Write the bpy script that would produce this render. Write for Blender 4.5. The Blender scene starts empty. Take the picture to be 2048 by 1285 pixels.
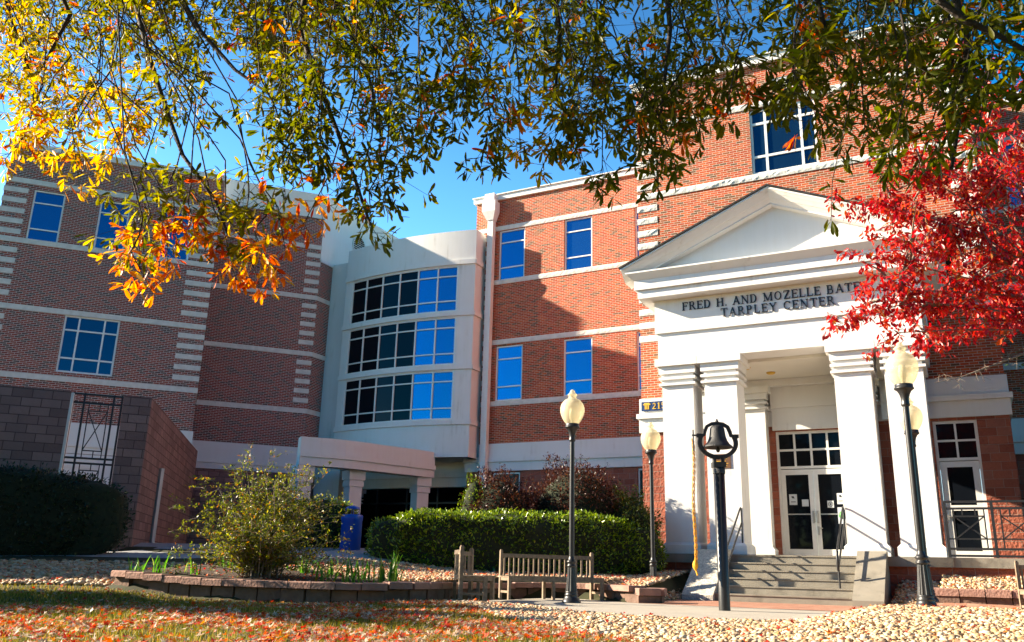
import bpy, math, random
import numpy as np
from mathutils import Vector, Matrix
R = math.radians
PI = math.pi
rng = np.random.default_rng(7)
random.seed(7)

# ------------------------------------------------------------------ camera, sky, sun, exposure
scene = bpy.context.scene
cam_data = bpy.data.cameras.new('camera')
cam = bpy.data.objects.new('camera', cam_data)
scene.collection.objects.link(cam)
cam_data.sensor_width = 36.0
cam_data.lens = 30.287
cam_data.clip_start = 0.05
cam_data.clip_end = 900
YB = R(27.71)                                   # the camera looks this far left of +Y
PITCH, ROLL = R(16.11), R(1.46)
fh = Vector((-math.sin(YB), math.cos(YB), 0)); rh = Vector((math.cos(YB), math.sin(YB), 0)); zu = Vector((0, 0, 1))
fwd = fh*math.cos(PITCH) + zu*math.sin(PITCH); u0 = -fh*math.sin(PITCH) + zu*math.cos(PITCH)
rt = rh*math.cos(ROLL) + u0*math.sin(ROLL); uu = -rh*math.sin(ROLL) + u0*math.cos(ROLL)
M = Matrix(((rt.x, uu.x, -fwd.x, 0), (rt.y, uu.y, -fwd.y, 0), (rt.z, uu.z, -fwd.z, 0.53), (0, 0, 0, 1)))
cam.matrix_world = M
scene.camera = cam

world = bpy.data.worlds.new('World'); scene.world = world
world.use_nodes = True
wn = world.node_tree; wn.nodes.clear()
SUN = Vector((-3.3, -1.0, 1.5)).normalized()     # towards the sun
SUN_EL = math.asin(SUN.z); SUN_AZ = math.atan2(SUN.x, SUN.y)
sky = wn.nodes.new('ShaderNodeTexSky'); sky.sky_type = 'NISHITA'; sky.sun_disc = False
sky.sun_elevation = SUN_EL; sky.sun_rotation = SUN_AZ
sky.air_density = 1.0; sky.dust_density = 0.3; sky.ozone_density = 2.0
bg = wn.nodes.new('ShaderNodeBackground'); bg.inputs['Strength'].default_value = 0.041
wo = wn.nodes.new('ShaderNodeOutputWorld')
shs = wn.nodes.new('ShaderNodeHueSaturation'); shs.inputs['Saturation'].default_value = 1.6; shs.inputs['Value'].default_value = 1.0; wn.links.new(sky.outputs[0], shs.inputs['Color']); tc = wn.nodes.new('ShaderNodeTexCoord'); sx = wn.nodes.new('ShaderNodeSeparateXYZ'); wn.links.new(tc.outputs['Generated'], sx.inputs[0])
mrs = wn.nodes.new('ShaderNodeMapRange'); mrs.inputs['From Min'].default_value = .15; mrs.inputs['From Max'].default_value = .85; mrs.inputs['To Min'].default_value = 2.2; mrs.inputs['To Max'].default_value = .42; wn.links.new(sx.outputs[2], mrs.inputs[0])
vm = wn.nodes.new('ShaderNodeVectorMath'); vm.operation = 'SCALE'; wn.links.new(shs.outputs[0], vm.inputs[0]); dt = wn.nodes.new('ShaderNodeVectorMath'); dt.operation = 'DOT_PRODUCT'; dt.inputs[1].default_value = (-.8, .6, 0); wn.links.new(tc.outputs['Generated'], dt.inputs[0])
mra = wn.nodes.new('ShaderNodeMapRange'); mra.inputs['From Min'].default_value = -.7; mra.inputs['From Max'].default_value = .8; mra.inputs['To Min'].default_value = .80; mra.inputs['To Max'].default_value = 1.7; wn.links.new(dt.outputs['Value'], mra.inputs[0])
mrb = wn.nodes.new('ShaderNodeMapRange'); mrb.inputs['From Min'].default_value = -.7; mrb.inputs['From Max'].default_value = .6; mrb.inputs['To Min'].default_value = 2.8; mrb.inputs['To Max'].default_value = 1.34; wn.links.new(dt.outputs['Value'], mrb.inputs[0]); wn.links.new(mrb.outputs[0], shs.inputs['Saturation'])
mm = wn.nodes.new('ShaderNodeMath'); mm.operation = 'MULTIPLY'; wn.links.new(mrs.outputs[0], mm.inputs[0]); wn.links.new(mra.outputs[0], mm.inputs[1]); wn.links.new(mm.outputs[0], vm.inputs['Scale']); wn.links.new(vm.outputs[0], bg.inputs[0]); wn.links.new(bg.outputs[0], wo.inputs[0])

sun_data = bpy.data.lights.new('sun', 'SUN'); sun_data.energy = 5.0; sun_data.angle = R(0.53)
sun_data.color = (1.0, 0.86, 0.66)
sun = bpy.data.objects.new('sun', sun_data); scene.collection.objects.link(sun)
sun.rotation_euler = SUN.to_track_quat('Z', 'Y').to_euler()
sun.location = (-40, -10, 40)

scene.view_settings.view_transform = 'Standard'; scene.view_settings.look = 'None'
scene.view_settings.exposure = 1.90; scene.view_settings.gamma = 1.0
scene.cycles.max_bounces = 6; scene.cycles.diffuse_bounces = 2; scene.cycles.glossy_bounces = 3
scene.cycles.transmission_bounces = 4; scene.cycles.transparent_max_bounces = 6

# ------------------------------------------------------------------ object helpers
COL = scene.collection

def tag(o, label=None, cat=None, group=None, kind=None):
    if label: o['label'] = label
    if cat: o['category'] = cat
    if group: o['group'] = group
    if kind: o['kind'] = kind
    return o

def thing(name, label, cat, loc=(0, 0, 0), group=None):
    o = bpy.data.objects.new(name, None); COL.objects.link(o)
    o.empty_display_size = 0.2
    o.location = loc
    return tag(o, label, cat, group)

def adopt(o, parent):
    if parent is not None:
        o.parent = parent
        root = parent
        while root.parent is not None: root = root.parent
        o.matrix_parent_inverse = Matrix.Translation(root.location).inverted() if parent is root else Matrix()

class MB:
    """collects polygons; build() links them as one mesh object"""
    def __init__(s): s.v = []; s.f = []; s.m = []; s.mi = 0; s.sm = []; s.smooth = False
    def poly(s, pts):
        n = len(s.v); s.v += [tuple(p) for p in pts]; s.f.append(tuple(range(n, n+len(pts)))); s.m.append(s.mi); s.sm.append(s.smooth)
    def grid(s, rows, closed=False, flip=False):
        n = len(s.v); c = len(rows[0])
        for r in rows: s.v += [tuple(p) for p in r]
        for i in range(len(rows)-1):
            for j in range(c if closed else c-1):
                k = (j+1) % c
                q = (n+i*c+j, n+i*c+k, n+(i+1)*c+k, n+(i+1)*c+j)
                s.f.append(q[::-1] if flip else q); s.m.append(s.mi); s.sm.append(s.smooth)
    def box(s, x0, x1, y0, y1, z0, z1):
        s.hexa([(x0, y0, z0), (x1, y0, z0), (x1, y1, z0), (x0, y1, z0)], [(x0, y0, z1), (x1, y0, z1), (x1, y1, z1), (x0, y1, z1)])
    def hexa(s, a, b):
        n = len(s.v); s.v += [tuple(p) for p in a] + [tuple(p) for p in b]
        k = len(a)
        fs = [tuple(range(n+k-1, n-1, -1)), tuple(range(n+k, n+2*k))] + [(n+i, n+(i+1) % k, n+k+(i+1) % k, n+k+i) for i in range(k)]
        for f in fs: s.f.append(f); s.m.append(s.mi); s.sm.append(False)
    def prism(s, pts, off):
        """polygon pts extruded by vector off"""
        s.hexa(pts, [tuple(Vector(p)+Vector(off)) for p in pts])
    def tube(s, pts, rad, n=8, cap=True):
        pts = [Vector(p) for p in pts]
        rad = [rad]*len(pts) if not hasattr(rad, '__len__') else rad
        rows = []; prev = None
        for i, p in enumerate(pts):
            d = (pts[min(i+1, len(pts)-1)] - pts[max(i-1, 0)])
            if d.length < 1e-9: d = Vector((0, 0, 1))
            d.normalize()
            a = prev if prev is not None else (Vector((1, 0, 0)) if abs(d.x) < .8 else Vector((0, 1, 0)))
            u = (a - d*a.dot(d))
            if u.length < 1e-6: u = d.orthogonal()
            u.normalize(); w = d.cross(u); prev = u
            rows.append([p + (u*math.cos(t) + w*math.sin(t))*rad[i] for t in [2*PI*k/n for k in range(n)]])
        sm = s.smooth; s.smooth = n > 5
        s.grid(rows, closed=True); s.smooth = sm
        if cap:
            s.poly(rows[0][::-1]); s.poly(rows[-1])
    def lathe(s, prof, c=(0, 0, 0), n=20, flute=None):
        rows = []
        for r, z in prof:
            rows.append([(c[0]+r*math.cos(2*PI*k/n), c[1]+r*math.sin(2*PI*k/n), c[2]+z) for k in range(n)])
        sm = s.smooth; s.smooth = True; s.grid(rows, closed=True); s.smooth = sm
    def build(s, name, mats, parent=None):
        me = bpy.data.meshes.new(name)
        me.from_pydata(s.v, [], s.f); me.update()
        if not isinstance(mats, (list, tuple)): mats = [mats]
        for m in mats: me.materials.append(m)
        me.polygons.foreach_set('material_index', s.m)
        me.polygons.foreach_set('use_smooth', s.sm)
        uvl = me.uv_layers.new(name='UVMap')
        np_ = len(me.polygons); nl = len(me.loops)
        nor = np.empty(np_*3); me.polygons.foreach_get('normal', nor); nor = nor.reshape(-1, 3)
        lt = np.empty(np_, dtype=np.int32); me.polygons.foreach_get('loop_total', lt)
        lv = np.empty(nl, dtype=np.int32); me.loops.foreach_get('vertex_index', lv)
        co = np.empty(len(me.vertices)*3); me.vertices.foreach_get('co', co); co = co.reshape(-1, 3)
        ln = np.repeat(nor, lt, axis=0); p = co[lv]
        hz = np.hypot(ln[:, 0], ln[:, 1]); flat = hz < 0.35
        h = np.maximum(hz, 1e-6)
        u = np.where(flat, p[:, 0], (-ln[:, 1]*p[:, 0] + ln[:, 0]*p[:, 1])/h)
        v = np.where(flat, p[:, 1], p[:, 2])
        uvl.data.foreach_set('uv', np.stack([u, v], 1).ravel())
        o = bpy.data.objects.new(name, me); COL.objects.link(o)
        adopt(o, parent)
        return o

def bulk(name, pv, pf, pos, rot, scl, mat, parent=None, tone=None, smooth=False):
    """many copies of a small shape in ONE mesh (stuff, or the leaves of one crown); rot (N,3,3), scl (N,3)"""
    pv = np.asarray(pv, float); N = len(pos); K = len(pv)
    v = np.einsum('nij,nkj->nki', rot, pv[None]*scl[:, None, :]) + pos[:, None, :]
    v = v.reshape(-1, 3)
    sizes = np.array([len(f) for f in pf]); flat = np.concatenate([np.array(f) for f in pf])
    loops = (flat[None] + (np.arange(N)*K)[:, None]).ravel().astype(np.int32)
    tot = np.tile(sizes, N).astype(np.int32); st = np.concatenate([[0], np.cumsum(tot)[:-1]]).astype(np.int32)
    me = bpy.data.meshes.new(name)
    me.vertices.add(len(v)); me.vertices.foreach_set('co', v.ravel())
    me.loops.add(len(loops)); me.loops.foreach_set('vertex_index', loops)
    me.polygons.add(len(tot)); me.polygons.foreach_set('loop_start', st); me.polygons.foreach_set('loop_total', tot)
    if smooth: me.polygons.foreach_set('use_smooth', np.ones(len(tot), bool))
    me.update(calc_edges=True); me.materials.append(mat)
    if tone is not None:
        at = me.attributes.new('tone', 'FLOAT', 'POINT')
        at.data.foreach_set('value', np.repeat(tone, K).astype(np.float32))
    o = bpy.data.objects.new(name, me); COL.objects.link(o); adopt(o, parent)
    return o

def frames(xd, zr=None):
    """rotation matrices whose x axis is xd, y/z random about it (or z near zr)"""
    xd = xd/np.linalg.norm(xd, axis=1, keepdims=True)
    r = rng.normal(size=xd.shape) if zr is None else zr
    z = r - (r*xd).sum(1, keepdims=True)*xd; z /= np.maximum(np.linalg.norm(z, axis=1, keepdims=True), 1e-9)
    y = np.cross(z, xd)
    return np.stack([xd, y, z], axis=2)

def yaw(a):
    c, s = np.cos(a), np.sin(a); o = np.zeros_like(a); l = np.ones_like(a)
    return np.stack([np.stack([c, -s, o], 1), np.stack([s, c, o], 1), np.stack([o, o, l], 1)], 1)

# ------------------------------------------------------------------ materials
def nt(name):
    m = bpy.data.materials.new(name); m.use_nodes = True
    t = m.node_tree; b = t.nodes['Principled BSDF']
    return m, t, b
def N(t, typ, **kw):
    n = t.nodes.new(typ)
    for k, v in kw.items(): setattr(n, k, v)
    return n
def ramp(t, stops, interp='LINEAR'):
    n = t.nodes.new('ShaderNodeValToRGB'); cr = n.color_ramp; cr.interpolation = interp
    while len(cr.elements) > 1: cr.elements.remove(cr.elements[-1])
    cr.elements[0].position = stops[0][0]; cr.elements[0].color = (*stops[0][1], 1)
    for p, c in stops[1:]:
        e = cr.elements.new(p); e.color = (*c, 1)
    return n
def L(t, a, b): t.links.new(a, b)

def plain(name, col, rough=.6, var=.15, scale=6., bump=0., bscale=40., metal=0., spec=.5, stain=None, stain_scale=1.2, coat=0.):
    m, t, b = nt(name)
    co = N(t, 'ShaderNodeTexCoord')
    n1 = N(t, 'ShaderNodeTexNoise'); n1.inputs['Scale'].default_value = scale; n1.inputs['Detail'].default_value = 5
    L(t, co.outputs['Object'], n1.inputs['Vector'])
    c = Vector(col)
    rp = ramp(t, [(.25, tuple(c*(1-var))), (.75, tuple(min(1, x*(1+var)) for x in c))])
    L(t, n1.outputs['Fac'], rp.inputs[0]); out = rp.outputs[0]
    if stain is not None:
        n2 = N(t, 'ShaderNodeTexNoise'); n2.inputs['Scale'].default_value = stain_scale; n2.inputs['Detail'].default_value = 8; n2.inputs['Roughness'].default_value = .65
        L(t, co.outputs['Object'], n2.inputs['Vector'])
        r2 = ramp(t, [(.52, (0, 0, 0)), (.72, (1, 1, 1))]); L(t, n2.outputs['Fac'], r2.inputs[0])
        mx = N(t, 'ShaderNodeMix', data_type='RGBA'); L(t, r2.outputs[0], mx.inputs['Factor'])
        L(t, out, mx.inputs['A']); mx.inputs['B'].default_value = (*stain, 1); out = mx.outputs['Result']
    L(t, out, b.inputs['Base Color'])
    b.inputs['Roughness'].default_value = rough; b.inputs['Metallic'].default_value = metal
    b.inputs['Specular IOR Level'].default_value = spec
    b.inputs['Coat Weight'].default_value = coat
    if bump:
        n3 = N(t, 'ShaderNodeTexNoise'); n3.inputs['Scale'].default_value = bscale; n3.inputs['Detail'].default_value = 4
        L(t, co.outputs['Object'], n3.inputs['Vector'])
        bm = N(t, 'ShaderNodeBump'); bm.inputs['Strength'].default_value = bump; bm.inputs['Distance'].default_value = .02
        L(t, n3.outputs['Fac'], bm.inputs['Height']); L(t, bm.outputs[0], b.inputs['Normal'])
    return m

def brickmat(name, cols, mortar, bw, bh, ms, rough=.85, bumpd=.006, noise_bump=0., offset=.5):
    m, t, b = nt(name)
    uv = N(t, 'ShaderNodeTexCoord')
    br = N(t, 'ShaderNodeTexBrick'); br.offset = offset
    br.inputs['Color1'].default_value = (0, 0, 0, 1); br.inputs['Color2'].default_value = (1, 1, 1, 1)
    br.inputs['Mortar'].default_value = (.5, .5, .5, 1); br.inputs['Scale'].default_value = 1.0
    br.inputs['Brick Width'].default_value = bw; br.inputs['Row Height'].default_value = bh
    br.inputs['Mortar Size'].default_value = ms; br.inputs['Mortar Smooth'].default_value = .15; br.inputs['Bias'].default_value = 0
    L(t, uv.outputs['UV'], br.inputs['Vector'])
    k = len(cols)
    rp = ramp(t, [(c[0], c[1]) for c in cols], 'CONSTANT'); L(t, br.outputs['Color'], rp.inputs[0])
    nz = N(t, 'ShaderNodeTexNoise'); nz.inputs['Scale'].default_value = .7; nz.inputs['Detail'].default_value = 9; nz.inputs['Roughness'].default_value = .62
    L(t, uv.outputs['UV'], nz.inputs['Vector'])
    hs = N(t, 'ShaderNodeHueSaturation'); mr = N(t, 'ShaderNodeMapRange'); mr.inputs['To Min'].default_value = .62; mr.inputs['To Max'].default_value = 1.36
    L(t, nz.outputs['Fac'], mr.inputs['Value']); L(t, mr.outputs[0], hs.inputs['Value']); L(t, rp.outputs[0], hs.inputs['Color'])
    mx = N(t, 'ShaderNodeMix', data_type='RGBA'); L(t, br.outputs['Fac'], mx.inputs['Factor']); L(t, hs.outputs[0], mx.inputs['A'])
    mx.inputs['B'].default_value = (*mortar, 1)
    L(t, mx.outputs['Result'], b.inputs['Base Color']); b.inputs['Roughness'].default_value = rough
    b.inputs['Specular IOR Level'].default_value = .25
    inv = N(t, 'ShaderNodeMath', operation='SUBTRACT'); inv.inputs[0].default_value = 1; L(t, br.outputs['Fac'], inv.inputs[1])
    h = inv.outputs[0]
    if noise_bump:
        n2 = N(t, 'ShaderNodeTexNoise'); n2.inputs['Scale'].default_value = 14; n2.inputs['Detail'].default_value = 6
        L(t, uv.outputs['UV'], n2.inputs['Vector'])
        ad = N(t, 'ShaderNodeMath', operation='MULTIPLY_ADD'); L(t, n2.outputs['Fac'], ad.inputs[0]); ad.inputs[1].default_value = noise_bump; L(t, h, ad.inputs[2]); h = ad.outputs[0]
    bm = N(t, 'ShaderNodeBump'); bm.inputs['Strength'].default_value = 1; bm.inputs['Distance'].default_value = bumpd
    L(t, h, bm.inputs['Height']); L(t, bm.outputs[0], b.inputs['Normal'])
    return m

def leafmat(name, stops, trans=.5, rough=.45, island=True, spec=.4, tcol=1.3):
    m, t, b = nt(name)
    if island:
        g = N(t, 'ShaderNodeNewGeometry'); src = g.outputs['Random Per Island']
    else:
        a = N(t, 'ShaderNodeAttribute', attribute_name='tone'); src = a.outputs['Fac']
    rp = ramp(t, stops); L(t, src, rp.inputs[0])
    L(t, rp.outputs[0], b.inputs['Base Color']); b.inputs['Roughness'].default_value = rough
    b.inputs['Specular IOR Level'].default_value = spec
    tr = N(t, 'ShaderNodeBsdfTranslucent')
    hs = N(t, 'ShaderNodeHueSaturation'); hs.inputs['Value'].default_value = tcol; hs.inputs['Saturation'].default_value = 1.1
    L(t, rp.outputs[0], hs.inputs['Color']); L(t, hs.outputs[0], tr.inputs['Color'])
    ms = N(t, 'ShaderNodeMixShader'); ms.inputs[0].default_value = trans
    out = t.nodes['Material Output']
    L(t, b.outputs[0], ms.inputs[1]); L(t, tr.outputs[0], ms.inputs[2]); L(t, ms.outputs[0], out.inputs['Surface'])
    return m

RED, RED2, RED3, DK, BR = (.48, .082, .026), (.40, .060, .020), (.53, .11, .032), (.16, .075, .040), (.30, .080, .028)
BRICK = brickmat('red_brick', [(0, DK), (.10, RED2), (.34, RED), (.62, RED3), (.82, BR)], (.56, .46, .36), .213, .070, .0062)
BRICKL = brickmat('red_brick_shaded', [(0, (.11, .065, .055)), (.16, (.30, .065, .038)), (.42, (.25, .055, .038)), (.66, (.32, .075, .045)), (.86, (.17, .075, .058))], (.60, .52, .47), .213, .070, .0085)  # darker copy of the red brick, with the wing's shade in its colour
SPLIT = brickmat('split_face_red_block', [(0, (.30, .085, .05)), (.3, (.36, .11, .065)), (.65, (.27, .075, .045)), (.85, (.33, .12, .08))], (.34, .22, .17), .42, .21, .006, bumpd=.03, noise_bump=1.2)
CMU = brickmat('weathered_block', [(0, (.25, .145, .13)), (.35, (.30, .175, .155)), (.7, (.21, .12, .108)), (.88, (.27, .155, .14))], (.115, .065, .058), .42, .205, .010, bumpd=.02, noise_bump=.9)
def stuccomat():
    m, t, b = nt('painted_stucco')
    co = N(t, 'ShaderNodeTexCoord'); mp = N(t, 'ShaderNodeMapping'); mp.inputs['Scale'].default_value = (7, 7, .45); L(t, co.outputs['Object'], mp.inputs['Vector'])
    st = N(t, 'ShaderNodeTexNoise'); st.inputs['Scale'].default_value = 1; st.inputs['Detail'].default_value = 6; L(t, mp.outputs[0], st.inputs['Vector'])
    bl = N(t, 'ShaderNodeTexNoise'); bl.inputs['Scale'].default_value = 1.3; bl.inputs['Detail'].default_value = 7; L(t, co.outputs['Object'], bl.inputs['Vector'])
    mu = N(t, 'ShaderNodeMath', operation='MULTIPLY'); L(t, st.outputs['Fac'], mu.inputs[0]); L(t, bl.outputs['Fac'], mu.inputs[1])
    rp = ramp(t, [(.20, (.76, .745, .715)), (.36, (.74, .72, .68)), (.50, (.60, .57, .52))]); L(t, mu.outputs[0], rp.inputs[0])
    L(t, rp.outputs[0], b.inputs['Base Color']); b.inputs['Roughness'].default_value = .85; b.inputs['Specular IOR Level'].default_value = .25
    fn = N(t, 'ShaderNodeTexNoise'); fn.inputs['Scale'].default_value = 70; L(t, co.outputs['Object'], fn.inputs['Vector'])
    bm = N(t, 'ShaderNodeBump'); bm.inputs['Strength'].default_value = .25; bm.inputs['Distance'].default_value = .01; L(t, fn.outputs['Fac'], bm.inputs['Height']); L(t, bm.outputs[0], b.inputs['Normal'])
    return m
WHITE = stuccomat()
PAINT = plain('white_frame_paint', (.78, .77, .73), .45, .04, 8)
STONE = plain('rock_face_stone', (.66, .63, .57), .9, .12, 5, 1.0, 9)
GREYW = plain('grey_stucco', (.50, .50, .50), .85, .08, 2, .15, 60)
CONC = plain('concrete', (.25, .225, .18), .9, .14, 3, .35, 55, stain=(.14, .125, .10), stain_scale=2.6)
CONCP = plain('broom_concrete', (.36, .325, .27), .9, .10, 2, .25, 50, stain=(.38, .34, .28))
AGG = plain('rough_cheek_concrete', (.50, .47, .40), .95, .45, 26, .9, 30, stain=(.26, .25, .22), stain_scale=7)
PATHM = plain('grey_path_concrete', (.36, .37, .38), .9, .10, 2, .2, 40)
IRON = plain('black_iron', (.016, .017, .019), .42, .2, 10, .12, 60, spec=.5)
POLE = plain('dark_bronze_pole', (.020, .020, .021), .38, .15, 12, .1, 80, spec=.5)
CAST = plain('cast_iron', (.022, .022, .023), .55, .3, 14, .5, 60)
SHINGLE = brickmat('dark_shingles', [(0, (.03, .03, .03)), (.4, (.045, .042, .04)), (.8, (.022, .022, .022))], (.012, .012, .012), .3, .13, .008)
TEAK = plain('weathered_teak', (.24, .175, .115), .8, .35, 18, .3, 60, stain=(.13, .10, .075), stain_scale=6)
CAPST = plain('tumbled_cap_block', (.30, .165, .125), .9, .22, 5, .8, 24, stain=(.24, .15, .12), stain_scale=4)
WALLST = plain('retaining_block_shaded', (.15, .09, .065), .95, .3, 6, 1.2, 12, stain=(.16, .11, .085), stain_scale=3)  # colour darkened for the shade under the cap overhang
SOIL = plain('dark_mulch', (.055, .032, .020), 1, .6, 30, 1.0, 45)
ROPE = plain('yellow_rope', (.85, .38, .01), .7, .12, 40, .4, 90)
BLUE = plain('blue_enamel', (.004, .075, .46), .35, .08, 4, spec=.5)
BARK = plain('bark', (.045, .033, .024), .9, .3, 20, .8, 30)
TWIG = plain('pale_twig', (.20, .16, .12), .85, .2, 20)
BLACK = plain('dark_interior', (.005, .005, .006), .9, .1, 3, spec=0.)
LETTER = plain('letter_metal', (.018, .018, .020), .4, .1, 5)
SIGNB = plain('sign_blue', (.012, .035, .12), .4, .08, 5)
GOLD = plain('sign_gold', (.62, .36, .03), .45, .08, 5)
PAPER = plain('paper', (.62, .66, .68), .7, .04, 5)
INK = plain('ink', (.04, .05, .06), .7, .04, 5)
GREENS = plain('green_sticker', (.04, .22, .03), .6, .06, 5)
BRONZE = plain('bronze_plaque', (.13, .06, .025), .45, .2, 12)
METAL = plain('brushed_metal', (.5, .5, .48), .35, .05, 30, metal=.8)
PLAST = plain('soffit_plaster', (.70, .66, .57), .85, .04, 2)

def glassmat(name, base, metal, rough=.03, ior=1.6, spec=.5):
    m, t, b = nt(name)
    co = N(t, 'ShaderNodeTexCoord'); nz = N(t, 'ShaderNodeTexNoise'); nz.inputs['Scale'].default_value = .9
    L(t, co.outputs['Object'], nz.inputs['Vector'])
    bm = N(t, 'ShaderNodeBump'); bm.inputs['Strength'].default_value = .03; bm.inputs['Distance'].default_value = .04
    L(t, nz.outputs['Fac'], bm.inputs['Height']); L(t, bm.outputs[0], b.inputs['Normal'])
    b.inputs['Base Color'].default_value = (*base, 1); b.inputs['Metallic'].default_value = metal
    b.inputs['Roughness'].default_value = rough; b.inputs['IOR'].default_value = ior; b.inputs['Specular IOR Level'].default_value = spec
    return m
GLASS = glassmat('reflective_blue_glass', (.035, .15, .29), .85)
GLASSD = glassmat('dark_glass', (.006, .008, .012), .0, ior=1.33, spec=.2)
GLASSM = glassmat('big_window_glass', (.014, .055, .10), .75)  # darker copy of the blue glass, its colour standing in for reflected trees

def globemat():
    m, t, b = nt('acorn_globe_acrylic')
    b.inputs['Base Color'].default_value = (.86, .81, .66, 1); b.inputs['Roughness'].default_value = .18
    b.inputs['Subsurface Weight'].default_value = 0
    b.inputs['Transmission Weight'].default_value = .0
    co = N(t, 'ShaderNodeTexCoord'); wv = N(t, 'ShaderNodeTexWave'); wv.bands_direction = 'Z'; wv.inputs['Scale'].default_value = 22; wv.inputs['Distortion'].default_value = .6
    L(t, co.outputs['Object'], wv.inputs['Vector'])
    bm = N(t, 'ShaderNodeBump'); bm.inputs['Strength'].default_value = .25; bm.inputs['Distance'].default_value = .006; L(t, wv.outputs['Fac'], bm.inputs['Height']); L(t, bm.outputs[0], b.inputs['Normal'])
    tr = N(t, 'ShaderNodeBsdfTranslucent'); tr.inputs['Color'].default_value = (.92, .83, .57, 1)
    tp = N(t, 'ShaderNodeBsdfTransparent'); tp.inputs['Color'].default_value = (.96, .92, .78, 1)
    a = N(t, 'ShaderNodeMixShader'); a.inputs[0].default_value = .45; L(t, b.outputs[0], a.inputs[1]); L(t, tr.outputs[0], a.inputs[2])
    c = N(t, 'ShaderNodeMixShader'); c.inputs[0].default_value = .45; L(t, a.outputs[0], c.inputs[1]); L(t, tp.outputs[0], c.inputs[2])
    L(t, c.outputs[0], t.nodes['Material Output'].inputs['Surface'])
    return m
GLOBE = globemat()
BULB = plain('lamp_bulb', (.85, .80, .65), .4, .02, 3)
PEB = None

# ------------------------------------------------------------------ terrain
def sst(a, b, x):
    t = np.clip((x-a)/(b-a), 0, 1); return t*t*(3-2*t)
RET = [(-13.18, 10.60), (-12.7, 10.57), (-12.0, 10.64), (-10.9, 10.77), (-9.6, 11.0), (-8.64, 11.27), (-8.0, 11.72), (-7.87, 12.36), (-8.05, 13.17), (-8.5, 14.2), (-8.6, 15.1), (-8.2, 16.2), (-7.17, 16.85), (-6.42, 16.45), (-5.55, 15.75)]
RAISED = RET + [(-5.75, 17.2), (-5.62, 18.75), (-5.62, 30), (-45, 30), (-45, 14), (-13.18, 14)]
RAISED2 = [(-1.62, 19.1), (-.72, 18.85), (12, 18.85), (12, 30), (-1.62, 30)]
def poly_dist(x, y, P):
    """signed distance to a polygon, positive inside"""
    x = np.asarray(x, float); y = np.asarray(y, float); d = np.full(x.shape, 1e9); ins = np.zeros(x.shape, bool); n = len(P)
    for i in range(n):
        (ax, ay), (bx, by) = P[i], P[(i+1) % n]; ex, ey = bx-ax, by-ay
        t = np.clip(((x-ax)*ex+(y-ay)*ey)/(ex*ex+ey*ey), 0, 1); d = np.minimum(d, np.hypot(x-ax-t*ex, y-ay-t*ey))
        if ey != 0: ins ^= ((ay > y) != (by > y)) & (x < ex*(y-ay)/ey+ax)
    return np.where(ins, d, -d)
def hz(x, y):
    """ground height: level lawn and patio, rising gently towards the buildings at back left"""
    x = np.asarray(x, float); y = np.asarray(y, float)
    D = -.465*x + .885*y
    left = np.clip((D-14.6)*.13, 0, .60) + np.clip((D-19.2)*.08, 0, .35)
    front = left*sst(-12.2, -14.2, x)
    sl = .04 + .055*sst(-9.0, -12.5, x)
    back = .20 + np.clip((D-14.2)*sl, 0, .75); back = np.maximum(back, front)
    back = back + (left-back)*sst(-13.0, -14.6, x)*(left > back)
    back = np.where(x > -6.6, .16+np.clip((y-16.2)*.10, -.1, .4), back)
    side = sst(.0, .22, poly_dist(x, y, RAISED))
    side = np.where((x > -5.9) & (y > 16.2), sst(.0, .7, poly_dist(x, y, RAISED)), side)
    h = front*(1-side) + back*side
    b2 = .33 + np.clip((y-18.9)*.16, 0, .34); d2 = poly_dist(x, y, RAISED2)
    b2 = np.where(x < -.6, np.clip((y-19.0)*.30, 0, .5), b2)
    h = h + b2*sst(.0, .2, d2)
    mound = .16*sst(-2.1, -1.0, x)*sst(15.2, 13.8, y)*sst(6.5, 12.5, y)
    dip = .085*sst(9.0, 12.0, D)*(1-side)*sst(-7.7, -8.1, x)*sst(-12.2, -11.0, x)
    return h + mound - dip
def hzf(x, y): return float(hz(x, y))

def sheet(name, poly_fn, x0, x1, y0, y1, step, mat, dz=0., kind='structure'):
    mb = MB(); xs = np.arange(x0, x1+1e-6, step); ys = np.arange(y0, y1+1e-6, step)
    rows = [[(x, y, hzf(x, y)+dz) for x in xs] for y in ys]
    mb.smooth = True; mb.grid(rows)
    o = mb.build(name, mat); return tag(o, kind=kind)

def groundmat():
    m, t, b = nt('ground_earth_and_turf')
    co = N(t, 'ShaderNodeTexCoord'); nz = N(t, 'ShaderNodeTexNoise'); nz.inputs['Scale'].default_value = 3; nz.inputs['Detail'].default_value = 8
    L(t, co.outputs['Object'], nz.inputs['Vector'])
    rp = ramp(t, [(.3, (.016, .018, .005)), (.55, (.035, .036, .009)), (.75, (.065, .052, .016))]); L(t, nz.outputs['Fac'], rp.inputs[0])
    L(t, rp.outputs[0], b.inputs['Base Color']); b.inputs['Roughness'].default_value = 1
    return m
GROUND = groundmat()
mb = MB(); mb.smooth = True
gx = np.concatenate([np.linspace(-320, -34, 8), np.arange(-32, 6.1, .22), np.linspace(8, 320, 10)])
gy = np.concatenate([np.linspace(-320, -10, 8), np.arange(-8, 26.1, .22), np.linspace(30, 320, 8)])
mb.grid([[(x, y, hzf(x, y)) for x in gx] for y in gy])
tag(mb.build('ground', GROUND), kind='structure')

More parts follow.
